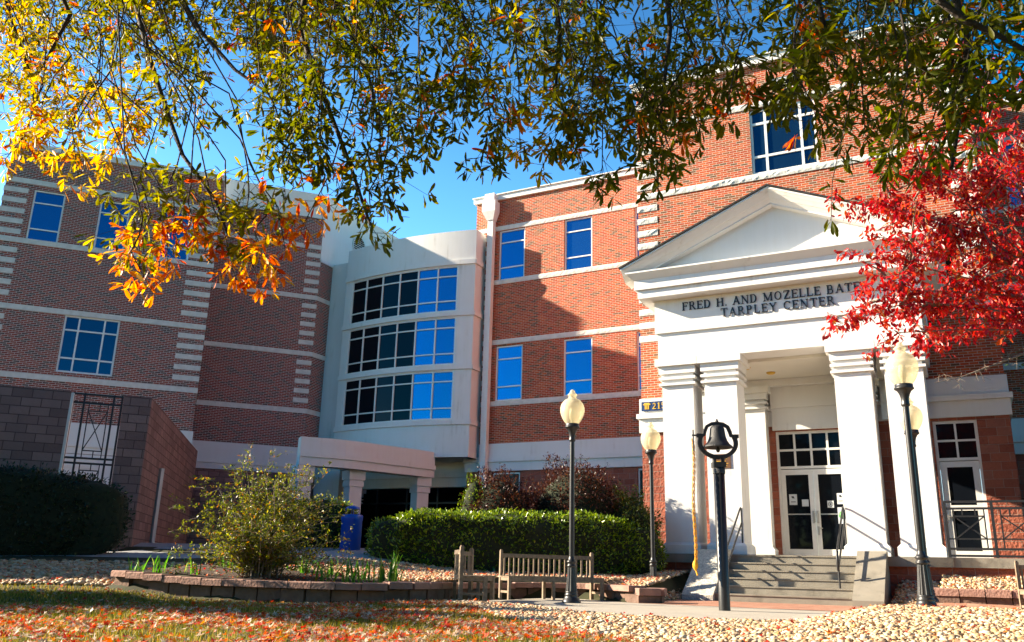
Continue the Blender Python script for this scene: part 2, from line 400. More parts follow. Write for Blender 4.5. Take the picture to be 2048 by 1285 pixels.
def strip_sheet(name, poly, mat, dz, kind='structure', thick=0.):
    """flat or terrain-following polygon sheet from two edges (lists of xy)"""
    a, b = poly; mb = MB(); rows = []
    n = 24
    def samp(l, t):
        t = t*(len(l)-1); i = min(int(t), len(l)-2); f = t-i
        return (l[i][0]*(1-f)+l[i+1][0]*f, l[i][1]*(1-f)+l[i+1][1]*f)
    for j in range(7):
        w = j/6; r = []
        for i in range(n+1):
            p, q = samp(a, i/n), samp(b, i/n); x, y = p[0]*(1-w)+q[0]*w, p[1]*(1-w)+q[1]*w
            r.append((x, y, hzf(x, y)+dz))
        rows.append(r)
    mb.grid(rows)
    return tag(mb.build(name, mat), kind=kind)

# the walk that climbs past the left planter to the entrance
strip_sheet('path', ([(-26, 2.8), (-21.0, 8.8), (-17.2, 12.4), (-12.6, 15.0), (-9.2, 17.6)], [(-28.5, 4.6), (-23.5, 10.8), (-19.3, 14.6), (-14.2, 18.0), (-10.6, 20.6)]), PATHM, .012)
PAVE = brickmat('brick_pavers', [(0, (.36, .17, .11)), (.3, (.42, .20, .13)), (.6, (.33, .14, .09)), (.85, (.44, .25, .17))], (.30, .20, .15), .20, .10, .006, bumpd=.003)
strip_sheet('brick_pavement', ([(-5.5, 15.6), (-3.2, 15.6), (2.5, 15.7), (9, 15.9)], [(-5.7, 18.90), (-3.2, 18.97), (-1.7, 18.97), (9, 18.85)]), PAVE, .010)
strip_sheet('concrete_pavement', ([(-7.8, 12.5), (-5.6, 11.6), (-3.1, 10.1), (-1.7, 11.0), (9, 12.8)], [(-8.2, 16.0), (-7.1, 16.7), (-5.5, 15.62), (-1.0, 15.6), (9, 15.9)]), CONCP, .006)

# ------------------------------------------------------------------ the college building
college = thing('college_building', 'red brick college building with white stone bands, white columned portico and curved glass bay', 'building', (-10, 24, 0))

class Fr:
    """facade frame: u along the wall, d outwards, z up"""
    def __init__(s, o, u, n): s.o = Vector((o[0], o[1], 0)); s.u = Vector((u[0], u[1], 0)); s.n = Vector((n[0], n[1], 0))
    def p(s, u, d, z): q = s.o + s.u*u + s.n*d; return (q.x, q.y, z)
    def box(s, mb, u0, u1, d0, d1, z0, z1):
        mb.hexa([s.p(u0, d1, z0), s.p(u1, d1, z0), s.p(u1, d0, z0), s.p(u0, d0, z0)], [s.p(u0, d1, z1), s.p(u1, d1, z1), s.p(u1, d0, z1), s.p(u0, d0, z1)])
    def wall(s, mb, u0, u1, z0, z1, holes=(), d=0., reveal=.12):
        us = sorted({u0, u1, *[h[0] for h in holes], *[h[1] for h in holes]}); zs = sorted({z0, z1, *[h[2] for h in holes], *[h[3] for h in holes]})
        us = [u for u in us if u0-1e-6 <= u <= u1+1e-6]; zs = [z for z in zs if z0-1e-6 <= z <= z1+1e-6]
        for i in range(len(us)-1):
            for j in range(len(zs)-1):
                a, b, c, e = us[i], us[i+1], zs[j], zs[j+1]; um, zm = (a+b)/2, (c+e)/2
                if any(h[0] < um < h[1] and h[2] < zm < h[3] for h in holes): continue
                mb.poly([s.p(a, d, c), s.p(b, d, c), s.p(b, d, e), s.p(a, d, e)])
        for a, b, c, e in holes:
            r = d-reveal
            mb.poly([s.p(a, d, c), s.p(a, d, e), s.p(a, r, e), s.p(a, r, c)]); mb.poly([s.p(b, d, e), s.p(b, d, c), s.p(b, r, c), s.p(b, r, e)])
            mb.poly([s.p(a, d, e), s.p(b, d, e), s.p(b, r, e), s.p(a, r, e)]); mb.poly([s.p(b, d, c), s.p(a, d, c), s.p(a, r, c), s.p(b, r, c)])

def window(fr, u0, u1, z0, z1, us, zs, glass=GLASS, d=-.05, fw=.055, mw=.05, name='window', dep=.07, label=None):
    """frame mesh (part) with one glass pane mesh (sub-part) per window; us/zs mullion positions as fractions"""
    mb = MB()
    fr.box(mb, u0, u0+fw, d-dep, d, z0, z1); fr.box(mb, u1-fw, u1, d-dep, d, z0, z1)
    fr.box(mb, u0+fw, u1-fw, d-dep, d, z0, z0+fw); fr.box(mb, u0+fw, u1-fw, d-dep, d, z1-fw, z1)
    zz = [z0+(z1-z0)*f for f in zs]
    for z in zz: fr.box(mb, u0+fw, u1-fw, d-dep, d-.004, z-mw/2, z+mw/2)
    ends = [z0+fw]+[q for z in zz for q in (z-mw/2, z+mw/2)]+[z1-fw]
    for f in us:
        u = u0+(u1-u0)*f
        for i in range(0, len(ends), 2): fr.box(mb, u-mw/2, u+mw/2, d-dep, d-.002, ends[i], ends[i+1])
    o = mb.build(name, PAINT, college)
    if label: o['label'] = label
    g = MB(); r = random.Random(int(abs(u0*131+z0*37)*10))
    ue = [u0+.01]+[u0+(u1-u0)*f for f in us]+[u1-.01]; ze = [z0+.01]+zz+[z1-.01]
    for i in range(len(ue)-1):
        for j in range(len(ze)-1):
            dd = d-dep*.6; a, b, c = (r.uniform(-.007, .007) for _ in range(3))
            g.poly([fr.p(ue[i], dd+a, ze[j]), fr.p(ue[i+1], dd+b, ze[j]), fr.p(ue[i+1], dd+b+c, ze[j+1]), fr.p(ue[i], dd+a+c, ze[j+1])])
    g.build('pane', glass, o)
    return o

def quoins(mb, fr, u0, u1, tops, d=.02, h=.20, rough=0.):
    for z in tops: fr.box(mb, u0, u1, -.05, d, z-h, z)

BANDS = [(14.30, 14.50), (11.90, 12.10), (9.32, 9.52), (6.78, 6.98)]
QT = [z0-.205-.418*k for (z0, z1) in BANDS[:3] for k in range(5)]

def roughband(fr, mb, u0, u1, z0, z1, d=.03, seed=1, amp=.022, cell=.10):
    """rock-faced course: a small displaced grid in front of the wall"""
    r = np.random.default_rng(seed)
    nu = max(2, int((u1-u0)/cell)); nz_ = max(3, int((z1-z0)/.055))
    rows = []
    for j in range(nz_+1):
        z = z0+(z1-z0)*j/nz_; row = []
        for i in range(nu+1):
            u = u0+(u1-u0)*i/nu; e = 0 if j in (0, nz_) else abs(r.normal())*amp*.55+amp*.3
            if i in (0, nu): e = 0
            row.append(fr.p(u, d+e, z))
        rows.append(row)
    mb.grid(rows)
    mb.poly([fr.p(u0, d, z1), fr.p(u1, d, z1), fr.p(u1, -.02, z1), fr.p(u0, -.02, z1)]); mb.poly([fr.p(u0, -.02, z0), fr.p(u1, -.02, z0), fr.p(u1, d, z0), fr.p(u0, d, z0)])
    mb.poly([fr.p(u0, -.02, z0), fr.p(u0, d, z0), fr.p(u0, d, z1), fr.p(u0, -.02, z1)]); mb.poly([fr.p(u1, d, z0), fr.p(u1, -.02, z0), fr.p(u1, -.02, z1), fr.p(u1, d, z1)])

# --- main block behind the portico
F1 = Fr((0, 24.2), (1, 0), (0, -1))
MX0, MX1, MC = -8.29, 1.16, -3.57
ROOF = 15.76
mb = MB()
big = (-4.68, -2.76, 12.10, 14.26)
vent = (-3.92, -3.22, 14.76, 15.18)
F1.wall(mb, MX0, MX1, 5.50, ROOF, [big, vent])
mb.poly([(MX0, 24.2, 5.5), (MX0, 24.2, ROOF), (MX0, 36, ROOF), (MX0, 36, 5.5)]); mb.poly([(MX1, 24.2, ROOF), (MX1, 24.2, 5.5), (MX1, 36, 5.5), (MX1, 36, ROOF)])
mb.build('brick_wall', BRICK, college)
mb = MB(); lowh = [(-4.47, -2.67, 1.0, 4.34), (-.57, .43, 1.0, 4.42), (-7.57, -6.57, 1.0, 4.42)]
F1.wall(mb, MX0, MX1, 1.0, 4.49, lowh)
mb.poly([(MX0, 24.2, 1.), (MX0, 24.2, 4.49), (MX0, 36, 4.49), (MX0, 36, 1.)]); mb.poly([(MX1, 24.2, 4.49), (MX1, 24.2, 1.), (MX1, 36, 1.), (MX1, 36, 4.49)])
mb.build('block_wall', SPLIT, college)
mb = MB()                                               # white entablature course round the main block
mb.box(MX0-.06, MX1+.06, 24.14, 36, 4.49, 4.90); mb.box(MX0-.12, MX1+.12, 24.06, 36, 4.90, 5.04); mb.box(MX0-.05, MX1+.05, 24.15, 36, 5.04, 5.50)
mb.build('entablature_course', WHITE, college)
mb = MB()
k = 0
for z0, z1 in BANDS:
    if z0 < 9: continue
    roughband(F1, mb, MX0-.02, MX1+.02, z0 if z0 > 14 else z0, z1, seed=k); k += 1
for z in QT + [14.30+.418*i+.3 for i in range(0)] + [BANDS[0][1]+.418+.418*i for i in range(2)] + [9.52-.0]:
    if z > 15.6 or z < 6.9: continue
    for a, b in ((MX0-.02, -7.66), (.53, MX1+.02)):
        roughband(F1, mb, a, b, z-.2, z, d=.02, seed=k, amp=.018); k += 1
mb.build('rock_face_trim', STONE, college)
mb = MB(); mb.box(MX0-.10, MX1+.10, 24.06, 36.1, ROOF-.02, ROOF+.22); mb.box(MX0-.16, MX1+.16, 24.0, 36.16, ROOF+.22, ROOF+.26); mb.build('parapet_coping', PAINT, college)
window(F1, *big, [.235, .77], [.27, .78], GLASSM, fw=.07, mw=.075)
mb = MB(); F1.box(mb, vent[0], vent[1], -.10, -.02, vent[3]-.05, vent[3]); F1.box(mb, vent[0], vent[1], -.10, -.02, vent[2], vent[2]+.05)
F1.box(mb, vent[0], vent[0]+.05, -.1, -.02, vent[2]+.05, vent[3]-.05); F1.box(mb, vent[1]-.05, vent[1], -.1, -.02, vent[2]+.05, vent[3]-.05)
for i in range(4):
    z = vent[2]+.09+.085*i
    mb.prism([F1.p(vent[0]+.05, -.03, z-.02), F1.p(vent[0]+.05, -.10, z+.035), F1.p(vent[0]+.05, -.10, z+.05), F1.p(vent[0]+.05, -.03, z-.005)], (vent[1]-vent[0]-.1, 0, 0))
o = mb.build('louvre_vent', PAINT, college); g = MB(); g.poly([F1.p(vent[0], -.11, vent[2]), F1.p(vent[1], -.11, vent[2]), F1.p(vent[1], -.11, vent[3]), F1.p(vent[0], -.11, vent[3])]); g.build('vent_backing', BLACK, o)

# french doors and the double entrance door
def french(u0, u1, label=None):
    o = window(F1, u0, u1, 3.42, 4.42, [.5], [.5], GLASSD, name='transom_window', fw=.07, mw=.05)
    mb = MB(); d0, d1 = -.12, -.05
    F1.box(mb, u0, u0+.06, d0, d1, 1.0, 3.42); F1.box(mb, u1-.06, u1, d0, d1, 1.0, 3.42)
    a, b = u0+.065, u1-.065
    F1.box(mb, a, a+.15, d0, d1-.01, 1.02, 3.40); F1.box(mb, b-.15, b, d0, d1-.01, 1.02, 3.40)
    F1.box(mb, a+.15, b-.15, d0, d1-.01, 1.02, 1.24); F1.box(mb, a+.15, b-.15, d0, d1-.01, 3.26, 3.40); F1.box(mb, a+.15, b-.15, d0, d1-.01, 2.20, 2.33)
    o = mb.build('door', PAINT, college)
    g = MB(); F1.box(g, a+.15, b-.15, -.10, -.085, 1.24, 2.20); F1.box(g, a+.15, b-.15, -.10, -.085, 2.33, 3.26); g.build('door_glass', GLASSD, o)
    h = MB(); F1.box(h, a+.04, a+.09, d1-.01, d1+.04, 1.98, 2.10); h.tube([F1.p(a+.065, d1+.03, 2.05), F1.p(a+.17, d1+.04, 2.05)], .012, 6); h.build('door_handle', METAL, o)
french(-.57, .43); french(-7.57, -6.57)
window(F1, -4.47, -2.67, 3.33, 4.34, [.265, .5, .735], [.5], GLASSD, name='transom_window', fw=.07, mw=.055)
mb = MB(); F1.box(mb, -4.47, -4.40, -.12, -.04, 1.0, 3.33); mb.build('door_jamb', PAINT, college); mb = MB(); F1.box(mb, -2.74, -2.67, -.12, -.04, 1.0, 3.33); mb.build('door_jamb', PAINT, college)
for a, b, hs in ((-4.395, -3.575, 1), (-3.565, -2.745, 0)):
    mb = MB(); st = .115
    F1.box(mb, a, a+st, -.11, -.05, 1.01, 3.31); F1.box(mb, b-st, b, -.11, -.05, 1.01, 3.31); F1.box(mb, a+st, b-st, -.11, -.05, 1.01, 1.24); F1.box(mb, a+st, b-st, -.11, -.05, 3.17, 3.31)
    o = mb.build('door', PAINT, college)
    g = MB(); F1.box(g, a+st, b-st, -.095, -.08, 1.24, 3.17); g.build('door_glass', GLASSD, o)
    h = MB(); hx = b-.075 if hs else a+.025
    F1.box(h, hx, hx+.05, -.05, -.035, 1.90, 2.22); F1.box(h, hx+.005, hx+.045, -.035, .03, 2.16, 2.19); F1.box(h, hx+.005, hx+.045, -.035, .03, 1.94, 1.97); F1.box(h, hx+.01, hx+.04, .02, .04, 1.97, 2.16)
    if not hs: F1.box(h, hx, hx+.05, -.05, -.03, 1.60, 1.82); h.tube([F1.p(hx+.03, -.02, 1.78), F1.p(hx+.13, 0, 1.77)], .013, 6)
    h.build('door_handle', METAL, o)
    r = MB(); F1.box(r, a+st, b-st, -.079, -.05, 2.12, 2.15); r.build('push_bar', METAL, o)

# --- pilasters and inner entablature of the porch
def pier(mb, x0, x1, y0, y1, z0, ztop, capz, flare=.045):
    """square pier with plinth and a capital of three stepped mouldings"""
    mb.box(x0-.07, x1+.07, y0-.07, y1+.07, z0, z0+.20)
    mb.hexa([(x0-.07, y0-.07, z0+.20), (x1+.07, y0-.07, z0+.20), (x1+.07, y1+.07, z0+.20), (x0-.07, y1+.07, z0+.20)], [(x0, y0, z0+.27), (x1, y0, z0+.27), (x1, y1, z0+.27), (x0, y1, z0+.27)])
    mb.box(x0, x1, y0, y1, z0+.27, capz)
    H = ztop-capz
    q = H/.94
    for za, zb, o in ((0, .25, 0), (.25, .31, .07), (.31, .40, .0), (.40, .47, .07), (.47, .55, .005), (.55, .745, .07), (.745, .94, .145)):
        mb.box(x0-o, x1+o, y0-o, y1+o, capz+za*q, capz+zb*q)
for x0, x1 in ((-5.30, -4.64), (-2.50, -1.84)):
    mb = MB(); pier(mb, x0, x1, 23.82, 24.19, 1.0, 5.53, 4.72); mb.build('pilaster', WHITE, college)
mb = MB(); mb.box(-6.55, -5.425, 24.0, 24.13, 4.50, 4.96); mb.box(-4.515, -2.625, 24.05, 24.13, 4.36, 4.96); mb.box(-1.715, -.60, 24.0, 24.13, 4.50, 4.96)
mb.box(-6.55, -5.425, 23.97, 24.1, 4.96, 5.53); mb.box(-4.515, -2.625, 23.98, 24.1, 4.96, 5.53); mb.box(-1.715, -.60, 23.97, 24.1, 4.96, 5.53); mb.box(-6.60, -.54, 23.75, 24.09, 5.535, 5.73)
mb.build('inner_entablature', WHITE, college)

# --- portico
CZ = 5.80
XL, XR = -6.67, -.47
for x0 in (-6.58, -5.50, -2.44, -1.36):
    mb = MB(); pier(mb, x0, x0+.80, 20.85, 21.65, 1.0, CZ, 4.86); mb.build('column', WHITE, college)
mb = MB()
def ring(z0, z1, o, inner=True):
    mb.box(XL-o, XR+o, 20.86-o, 21.6, z0, z1); mb.box(XL-o, XL+.8, 21.6, 24.12, z0, z1); mb.box(XR-.8, XR+o, 21.6, 24.12, z0, z1)
ring(CZ, 6.50, .0); ring(6.50, 6.74, .06); ring(6.74, 7.38, .055)
mb.build('frieze', WHITE, college)
mb = MB()
def slab(z0, z1, o0, o1):
    a = [(XL-o0, 20.8-o0, z0), (XR+o0, 20.8-o0, z0), (XR+o0, 24.12, z0), (XL-o0, 24.12, z0)]
    b = [(XL-o1, 20.8-o1, z1), (XR+o1, 20.8-o1, z1), (XR+o1, 24.12, z1), (XL-o1, 24.12, z1)]
    mb.hexa(a, b)
slab(7.38, 7.60, .38, .38); slab(7.60, 7.86, .45, .45); slab(7.86, 8.01, .46, .62); slab(8.01, 8.05, .63, .63)
mb.build('cornice', WHITE, college)
mb = MB()                                                # tympanum wall, then the raking cornice
EX = 3.86; TZ, AZ = 8.17, 9.80; SL = (AZ-TZ)/EX
yt = 20.72
mb.prism([(MC-3.55, yt, 8.05), (MC+3.55, yt, 8.05), (MC, yt, 8.05+3.55*SL)], (0, .3, 0))
mb.build('tympanum', WHITE, college)
mb = MB()
def rake(y0, t0, t1, ext):
    """two sloping bars; t measured down from the roof surface"""
    for s in (-1, 1):
        pts = [(MC+s*(EX+ext), y0, TZ-ext*SL-t1), (MC+s*(EX+ext), y0, TZ-ext*SL-t0), (MC, y0, AZ-t0), (MC, y0, AZ-t1)]
        if s == 1: pts = pts[::-1]
        mb.prism(pts, (0, 21.0-y0, 0))
rake(20.16, .0, .05, .0); rake(20.50, .301, .34, -.35)
def raks(ya, ta, yb, tb):
    for s in (-1, 1):
        X = EX-.02
        f0 = [(MC+s*X, ya, TZ-ta), (MC+s*X, yb, TZ-tb), (MC+s*X, 21.0, TZ-tb), (MC+s*X, 21.0, TZ-ta)]; f1 = [(MC, ya, AZ-ta), (MC, yb, AZ-tb), (MC, 21.0, AZ-tb), (MC, 21.0, AZ-ta)]
        mb.hexa(f0, f1) if s == -1 else mb.hexa(f1, f0)
raks(20.18, .05, 20.25, .12); raks(20.26, .121, 20.36, .21); raks(20.38, .211, 20.50, .30)
mb.build('raking_cornice', WHITE, college)
mb = MB()
for s in (-1, 1):
    pts = [(MC+s*(EX+.03), 20.13, TZ+.0), (MC+s*(EX+.03), 20.13, TZ+.05), (MC, 20.13, AZ+.06), (MC, 20.13, AZ+.01)]
    if s == 1: pts = pts[::-1]
    mb.prism(pts, (0, 4.07, 0))
mb.build('porch_roof', SHINGLE, college)
mb = MB(); mb.box(XL+.8, XR-.8, 21.6, 24.1, 5.72, 5.80); mb.build('porch_ceiling', PLAST, college)
for x, y in ((-4.72, 22.1), (-4.25, 22.9), (-2.6, 22.9)):
    mb = MB(); mb.lathe([(0, -.05), (.08, -.05), (.11, -.03), (.12, 0), (0, 0)], (x, y, 5.72), 16); mb.build('ceiling_light', GOLD, college)

# --- lettering on the frieze: serif capitals from strokes
def letter(ch):
    """strokes on a 0..1 high grid: (x0,z0,x1,z1,w) bars and ('arc',cx,cz,rx,rz,a0,a1,w); returns width"""
    T, t, s = .17, .075, .06
    S = []
    def stem(x, w=T, z0=0, z1=1): S.append((x, z0, x, z1, w))
    def serif(x, z, l=.15): S.append((x-l, z, x+l, z, s))
    w = .8
    if ch in 'FE':
        stem(.16); serif(.16, .03); S.append((.02, .965, .66, .965, t)); S.append((.16, .52, .52, .52, t)); S.append((.66, .965, .66, .78, t*.8)); S.append((.53, .62, .53, .42, s)); w = .74
        if ch == 'E': S.append((.02, .035, .68, .035, t)); S.append((.68, .035, .70, .24, t*.8))
    elif ch == 'L': stem(.16); serif(.16, .965); S.append((.02, .035, .64, .035, t)); S.append((.64, .035, .66, .26, t*.8)); w = .72
    elif ch == 'T': stem(.40); serif(.40, .03); S.append((.05, .965, .75, .965, t)); S.append((.05, .965, .04, .76, t*.8)); S.append((.75, .965, .76, .76, t*.8)); w = .80
    elif ch == 'H': stem(.16); stem(.72); [serif(x, z) for x in (.16, .72) for z in (.03, .965)]; S.append((.16, .52, .72, .52, t)); w = .90
    elif ch == 'D': stem(.16); S.append((.02, .965, .40, .965, t)); S.append((.02, .035, .40, .035, t)); S.append(('arc', .38, .5, .40, .465, -90, 90, T)); w = .90
    elif ch in 'PRB':
        stem(.16); serif(.16, .03); S.append((.02, .965, .42, .965, t)); S.append((.16, .50, .42, .50, t)); S.append(('arc', .42, .733, .22, .233, -90, 90, T*.9)); w = .74
        if ch == 'R': S.append((.40, .50, .74, .0, T*.9)); S.append((.68, .03, .86, .03, s)); w = .86
        if ch == 'B': S.append((.02, .035, .44, .035, t)); S.append(('arc', .44, .268, .26, .233, -90, 90, T*.9)); w = .82
    elif ch == 'A': S.append((.12, 0, .44, 1, t)); S.append((.44, 1, .76, 0, T)); S.append((.22, .34, .66, .34, t)); serif(.12, .03, .13); serif(.76, .03, .13); w = .90
    elif ch == 'N': stem(.16, t); stem(.76, t); S.append((.14, 1, .76, 0, T)); serif(.16, .03, .13); serif(.14, .965, .14); serif(.76, .965, .13); w = .92
    elif ch == 'M': stem(.15, t); stem(.93, T); S.append((.15, 1, .53, .05, T)); S.append((.53, .05, .93, 1, t)); serif(.15, .03, .13); serif(.93, .03, .14); serif(.12, .965, .12); serif(.95, .965, .12); w = 1.10
    elif ch == 'O': S.append(('arc', .48, .5, .40, .465, 0, 360, T*.85)); w = .98
    elif ch == 'C': S.append(('arc', .48, .5, .40, .465, 42, 318, T*.85)); S.append((.79, .97, .79, .70, s)); w = .88
    elif ch == 'Z': S.append((.08, .965, .70, .965, t)); S.append((.66, .96, .12, .04, T)); S.append((.06, .035, .72, .035, t)); S.append((.08, .965, .07, .76, t*.8)); S.append((.72, .035, .73, .24, t*.8)); w = .80
    elif ch == 'Y': S.append((.10, 1, .42, .48, T)); S.append((.74, 1, .42, .48, t)); stem(.42, T, 0, .5); serif(.42, .03); serif(.12, .965, .12); serif(.72, .965, .12); w = .84
    elif ch == 'S': S.append(('arc', .34, .74, .22, .225, 20, 270, T*.8)); S.append(('arc', .34, .26, .24, .225, -160, 90, T*.8)); S.append((.56, .97, .56, .76, s)); S.append((.09, .03, .09, .26, s)); w = .68
    elif ch == '.': S.append((.08, .07, .20, .07, .14)); w = .30
    elif ch == '2': S.append(('arc', .34, .70, .24, .25, -20, 165, T*.8)); S.append((.55, .60, .10, .06, T*.7)); S.append((.06, .06, .66, .06, .12)); w = .72
    elif ch == '1': stem(.28, T); S.append((.28, .97, .10, .82, .09)); serif(.28, .03, .2); w = .54
    elif ch == '5': S.append((.14, .95, .60, .95, .11)); S.append((.14, .95, .12, .55, .09)); S.append(('arc', .32, .33, .28, .28, -150, 120, T*.8)); w = .72
    else: w = .42
    return S, w

def text(mb, fr, s, uc, z, h, d0, d1, space=.10, left=None):
    tot = sum(letter(c)[1]+space for c in s)*h
    u = uc - tot/2 if left is None else left
    for c in s:
        S, w = letter(c)
        for i, q in enumerate(S):
            dd = d1 + .0006*(i+1)
            if q[0] == 'arc':
                _, cx, cz, rx, rz, a0, a1, tw = q; n = 14
                for k in range(n):
                    A, B = R(a0+(a1-a0)*k/n), R(a0+(a1-a0)*(k+1)/n)
                    pts = []
                    for ang, rr in ((A, 0), (B, 0), (B, 1), (A, 1)):
                        f = abs(math.cos(ang)); ww = tw*(.45+.55*f)/2*(1 if rr else -1)
                        pts.append(fr.p(u+(cx+(rx+ww-tw/2)*math.cos(ang))*h, d0, z+(cz+(rz+ww-.0)*math.sin(ang))*h))
                    mb.prism(pts, tuple(Vector(fr.n)*(dd-d0)))
            else:
                x0, z0, x1, z1, ww = q; v = Vector((x1-x0, z1-z0)); v.normalize(); nrm = Vector((-v.y, v.x))*ww/2
                pts = [(x0+nrm.x, z0+nrm.y), (x0-nrm.x, z0-nrm.y), (x1-nrm.x, z1-nrm.y), (x1+nrm.x, z1+nrm.y)]
                mb.prism([fr.p(u+a*h, d0, z+b*h) for a, b in pts], tuple(Vector(fr.n)*(dd-d0)))
        u += (w+space)*h
FZ = Fr((0, 20.805), (1, 0), (0, -1))
def words(line, z_, space, left=None):
    if left is None: left = MC-.05-sum(letter(c)[1]+space for c in line)*.215/2
    for wd in line.split(' '):
        mb = MB(); text(mb, FZ, wd, 0, z_, .215, .010, .032, space=space, left=left); mb.build('lettering_word', LETTER, college)
        left += sum(letter(c)[1]+space for c in wd+' ')*.215
words('FRED H. AND MOZELLE BATES', 7.04, .09, -5.98); words('TARPLEY CENTER', 6.765, .13)

# --- deck, stairs
mb = MB(); mb.box(-7.0, XR+.1, 20.56, 24.2, .80, 1.0); mb.box(XR+.1, 3.6, 20.60, 24.2, .80, 1.0); 
mb.build('porch_deck', CONC, college)
mb = MB(); F5 = Fr((0, 20.68), (1, 0), (0, -1)); F5.wall(mb, -6.92, 3.5, -.2, .80); mb.poly([(-6.92, 20.68, -.2), (-6.92, 20.68, .8), (-6.92, 24.2, .8), (-6.92, 24.2, -.2)])
mb.build('deck_base_wall', SPLIT, college)
st = thing('entrance_stairs', 'grey concrete entrance steps with sloping cheek walls leading up to the portico', 'stairs', (-3.57, 18.96, 0))
for i in range(6):
    mb = MB(); y0 = 18.96+.30*i
    mb.box(-4.95, -2.18, y0, 20.55 if i == 5 else y0+.6 if i < 4 else 20.5, .165*i, .165*(i+1)-.03)
    mb.box(-4.95, -2.18, y0-.02, 20.555 if i == 5 else y0+.32, .165*(i+1)-.03, .165*(i+1)-.002)
    mb.build('step', CONC, st)
for xa, xb, xc, xd in ((-5.62, -4.95, -5.50, -4.93), (-2.20, -1.62, -2.22, -1.66)):
    mb = MB(); left = xa < -4
    mb.prism([(xb if left else xa, 18.80, 0), (xb if left else xa, 18.80, .12), (xb if left else xa, 20.35, 1.10), (xb if left else xa, 20.62, 1.10), (xb if left else xa, 20.62, 0)], (xa-xb if left else xb-xa, 0, 0))
    mb.build('cheek_wall', AGG if left else CONC, st)

# --- middle range behind the lamps (same brick, one storey band rhythm)
F2 = Fr((0, 29.8), (1, 0), (0, -1))
UX = [-16.36, -13.36, -10.36]
wins = [(x, x+1.22, z0, z1) for x in UX for z0, z1 in ((12.02, 14.29), (6.98, 9.25))]
mb = MB(); F2.wall(mb, -17.5, -8.2, 5.28, 15.7, wins); mb.build('brick_wall', BRICK, college)
mb = MB()
k = 300
QM = [z0-.205-.418*j for (z0, z1) in BANDS[:3] for j in range(5)] + [14.92, 15.34][:0]
for z0, z1 in BANDS: roughband(F2, mb, -17.52, -8.3, z0, z1, d=.02, seed=k, amp=.012, cell=.09); k += 1
for z in QM: roughband(F2, mb, -17.52, -16.86, z-.2, z, d=.015, seed=k, amp=.010, cell=.09); k += 1
mb.build('stone_trim', STONE, college)
for w in wins:
    window(F2, w[0]+.01, w[1]-.01, w[2]+.01, w[3]-.01, [], [.265, .76] if w[2] > 10 else [.255, .76], GLASS)
mb = MB(); mb.box(-17.62, -8.2, 29.70, 40, 15.7, 15.92); mb.box(-17.66, -8.2, 29.64, 40, 15.92, 15.96); mb.build('parapet_coping', PAINT, college)
mb = MB(); mb.box(-17.58, -8.2, 29.74, 40, 4.21, 4.56); mb.box(-17.63, -8.2, 29.68, 40, 4.56, 4.74); mb.box(-17.57, -8.2, 29.75, 40, 4.74, 5.28); mb.build('entablature_course', WHITE, college)
mb = MB(); hs = [(-16.36, -15.14, 2.2, 4.16), (-13.36, -12.14, 2.2, 4.16), (-10.40, -9.2, 2.2, 4.16)]
F2.wall(mb, -17.5, -8.2, .3, 4.21, hs); mb.build('block_wall', SPLIT, college)
for w in hs: window(F2, w[0]+.01, w[1]-.01, w[2]+.01, w[3]-.01, [], [.5], GLASSD)
mb = MB()                                                # rainwater head and downpipe
mb.box(-16.78, -16.52, 29.50, 29.74, 1.0, 14.75)
o = mb.build('downpipe', PAINT, college)
mb = MB(); mb.box(-16.92, -16.46, 29.42, 29.76, 15.55, 15.93)
mb.box(-16.99, -16.36, 29.34, 29.76, 15.10, 15.55)
mb.hexa([(-16.80, 29.46, 14.72), (-16.50, 29.46, 14.72), (-16.50, 29.76, 14.72), (-16.80, 29.76, 14.72)], [(-16.99, 29.34, 15.10), (-16.36, 29.34, 15.10), (-16.36, 29.76, 15.10), (-16.99, 29.76, 15.10)])
mb.build('rainwater_head', PAINT, o)

# right hand range, mirrored and mostly hidden behind the red tree
mb = MB(); F2.wall(mb, 1.1, 16, 5.28, 15.7, [(2.2, 3.4, 12.0, 14.3), (2.2, 3.4, 6.98, 9.25), (5.2, 6.4, 12., 14.3), (5.2, 6.4, 6.98, 9.25)]); mb.build('brick_wall', BRICK, college)
mb = MB(); [F2.box(mb, 1.1, 16, -.02, .03, a, b) for a, b in BANDS]; mb.build('stone_trim', STONE, college)
mb = MB(); mb.box(1.1, 16, 29.70, 40, 15.7, 15.92); mb.box(1.1, 16, 29.64, 40, 15.92, 15.96); mb.build('parapet_coping', PAINT, college)
mb = MB(); mb.box(1.1, 16, 29.74, 40, 4.21, 4.56); mb.box(1.1, 16, 29.68, 40, 4.56, 4.74); mb.box(1.1, 16, 29.75, 40, 4.74, 5.28); mb.build('entablature_course', WHITE, college)
mb = MB(); F2.wall(mb, 1.1, 16, .3, 4.21); mb.build('block_wall', SPLIT, college)
for w in ((2.2, 3.4, 12.0, 14.3), (2.2, 3.4, 6.98, 9.25), (5.2, 6.4, 12., 14.3), (5.2, 6.4, 6.98, 9.25)): window(F2, w[0]+.01, w[1]-.01, w[2]+.01, w[3]-.01, [], [.255, .76], GLASS)
mb = MB(); mb.box(MX0+.1, MX1-.1, 24.3, 36, ROOF-.2, ROOF-.05); mb.box(-17.4, -8.3, 29.9, 40, 15.5, 15.65); mb.box(1.2, 16, 29.9, 40, 15.5, 15.65); mb.build('flat_roof', GREYW, college)

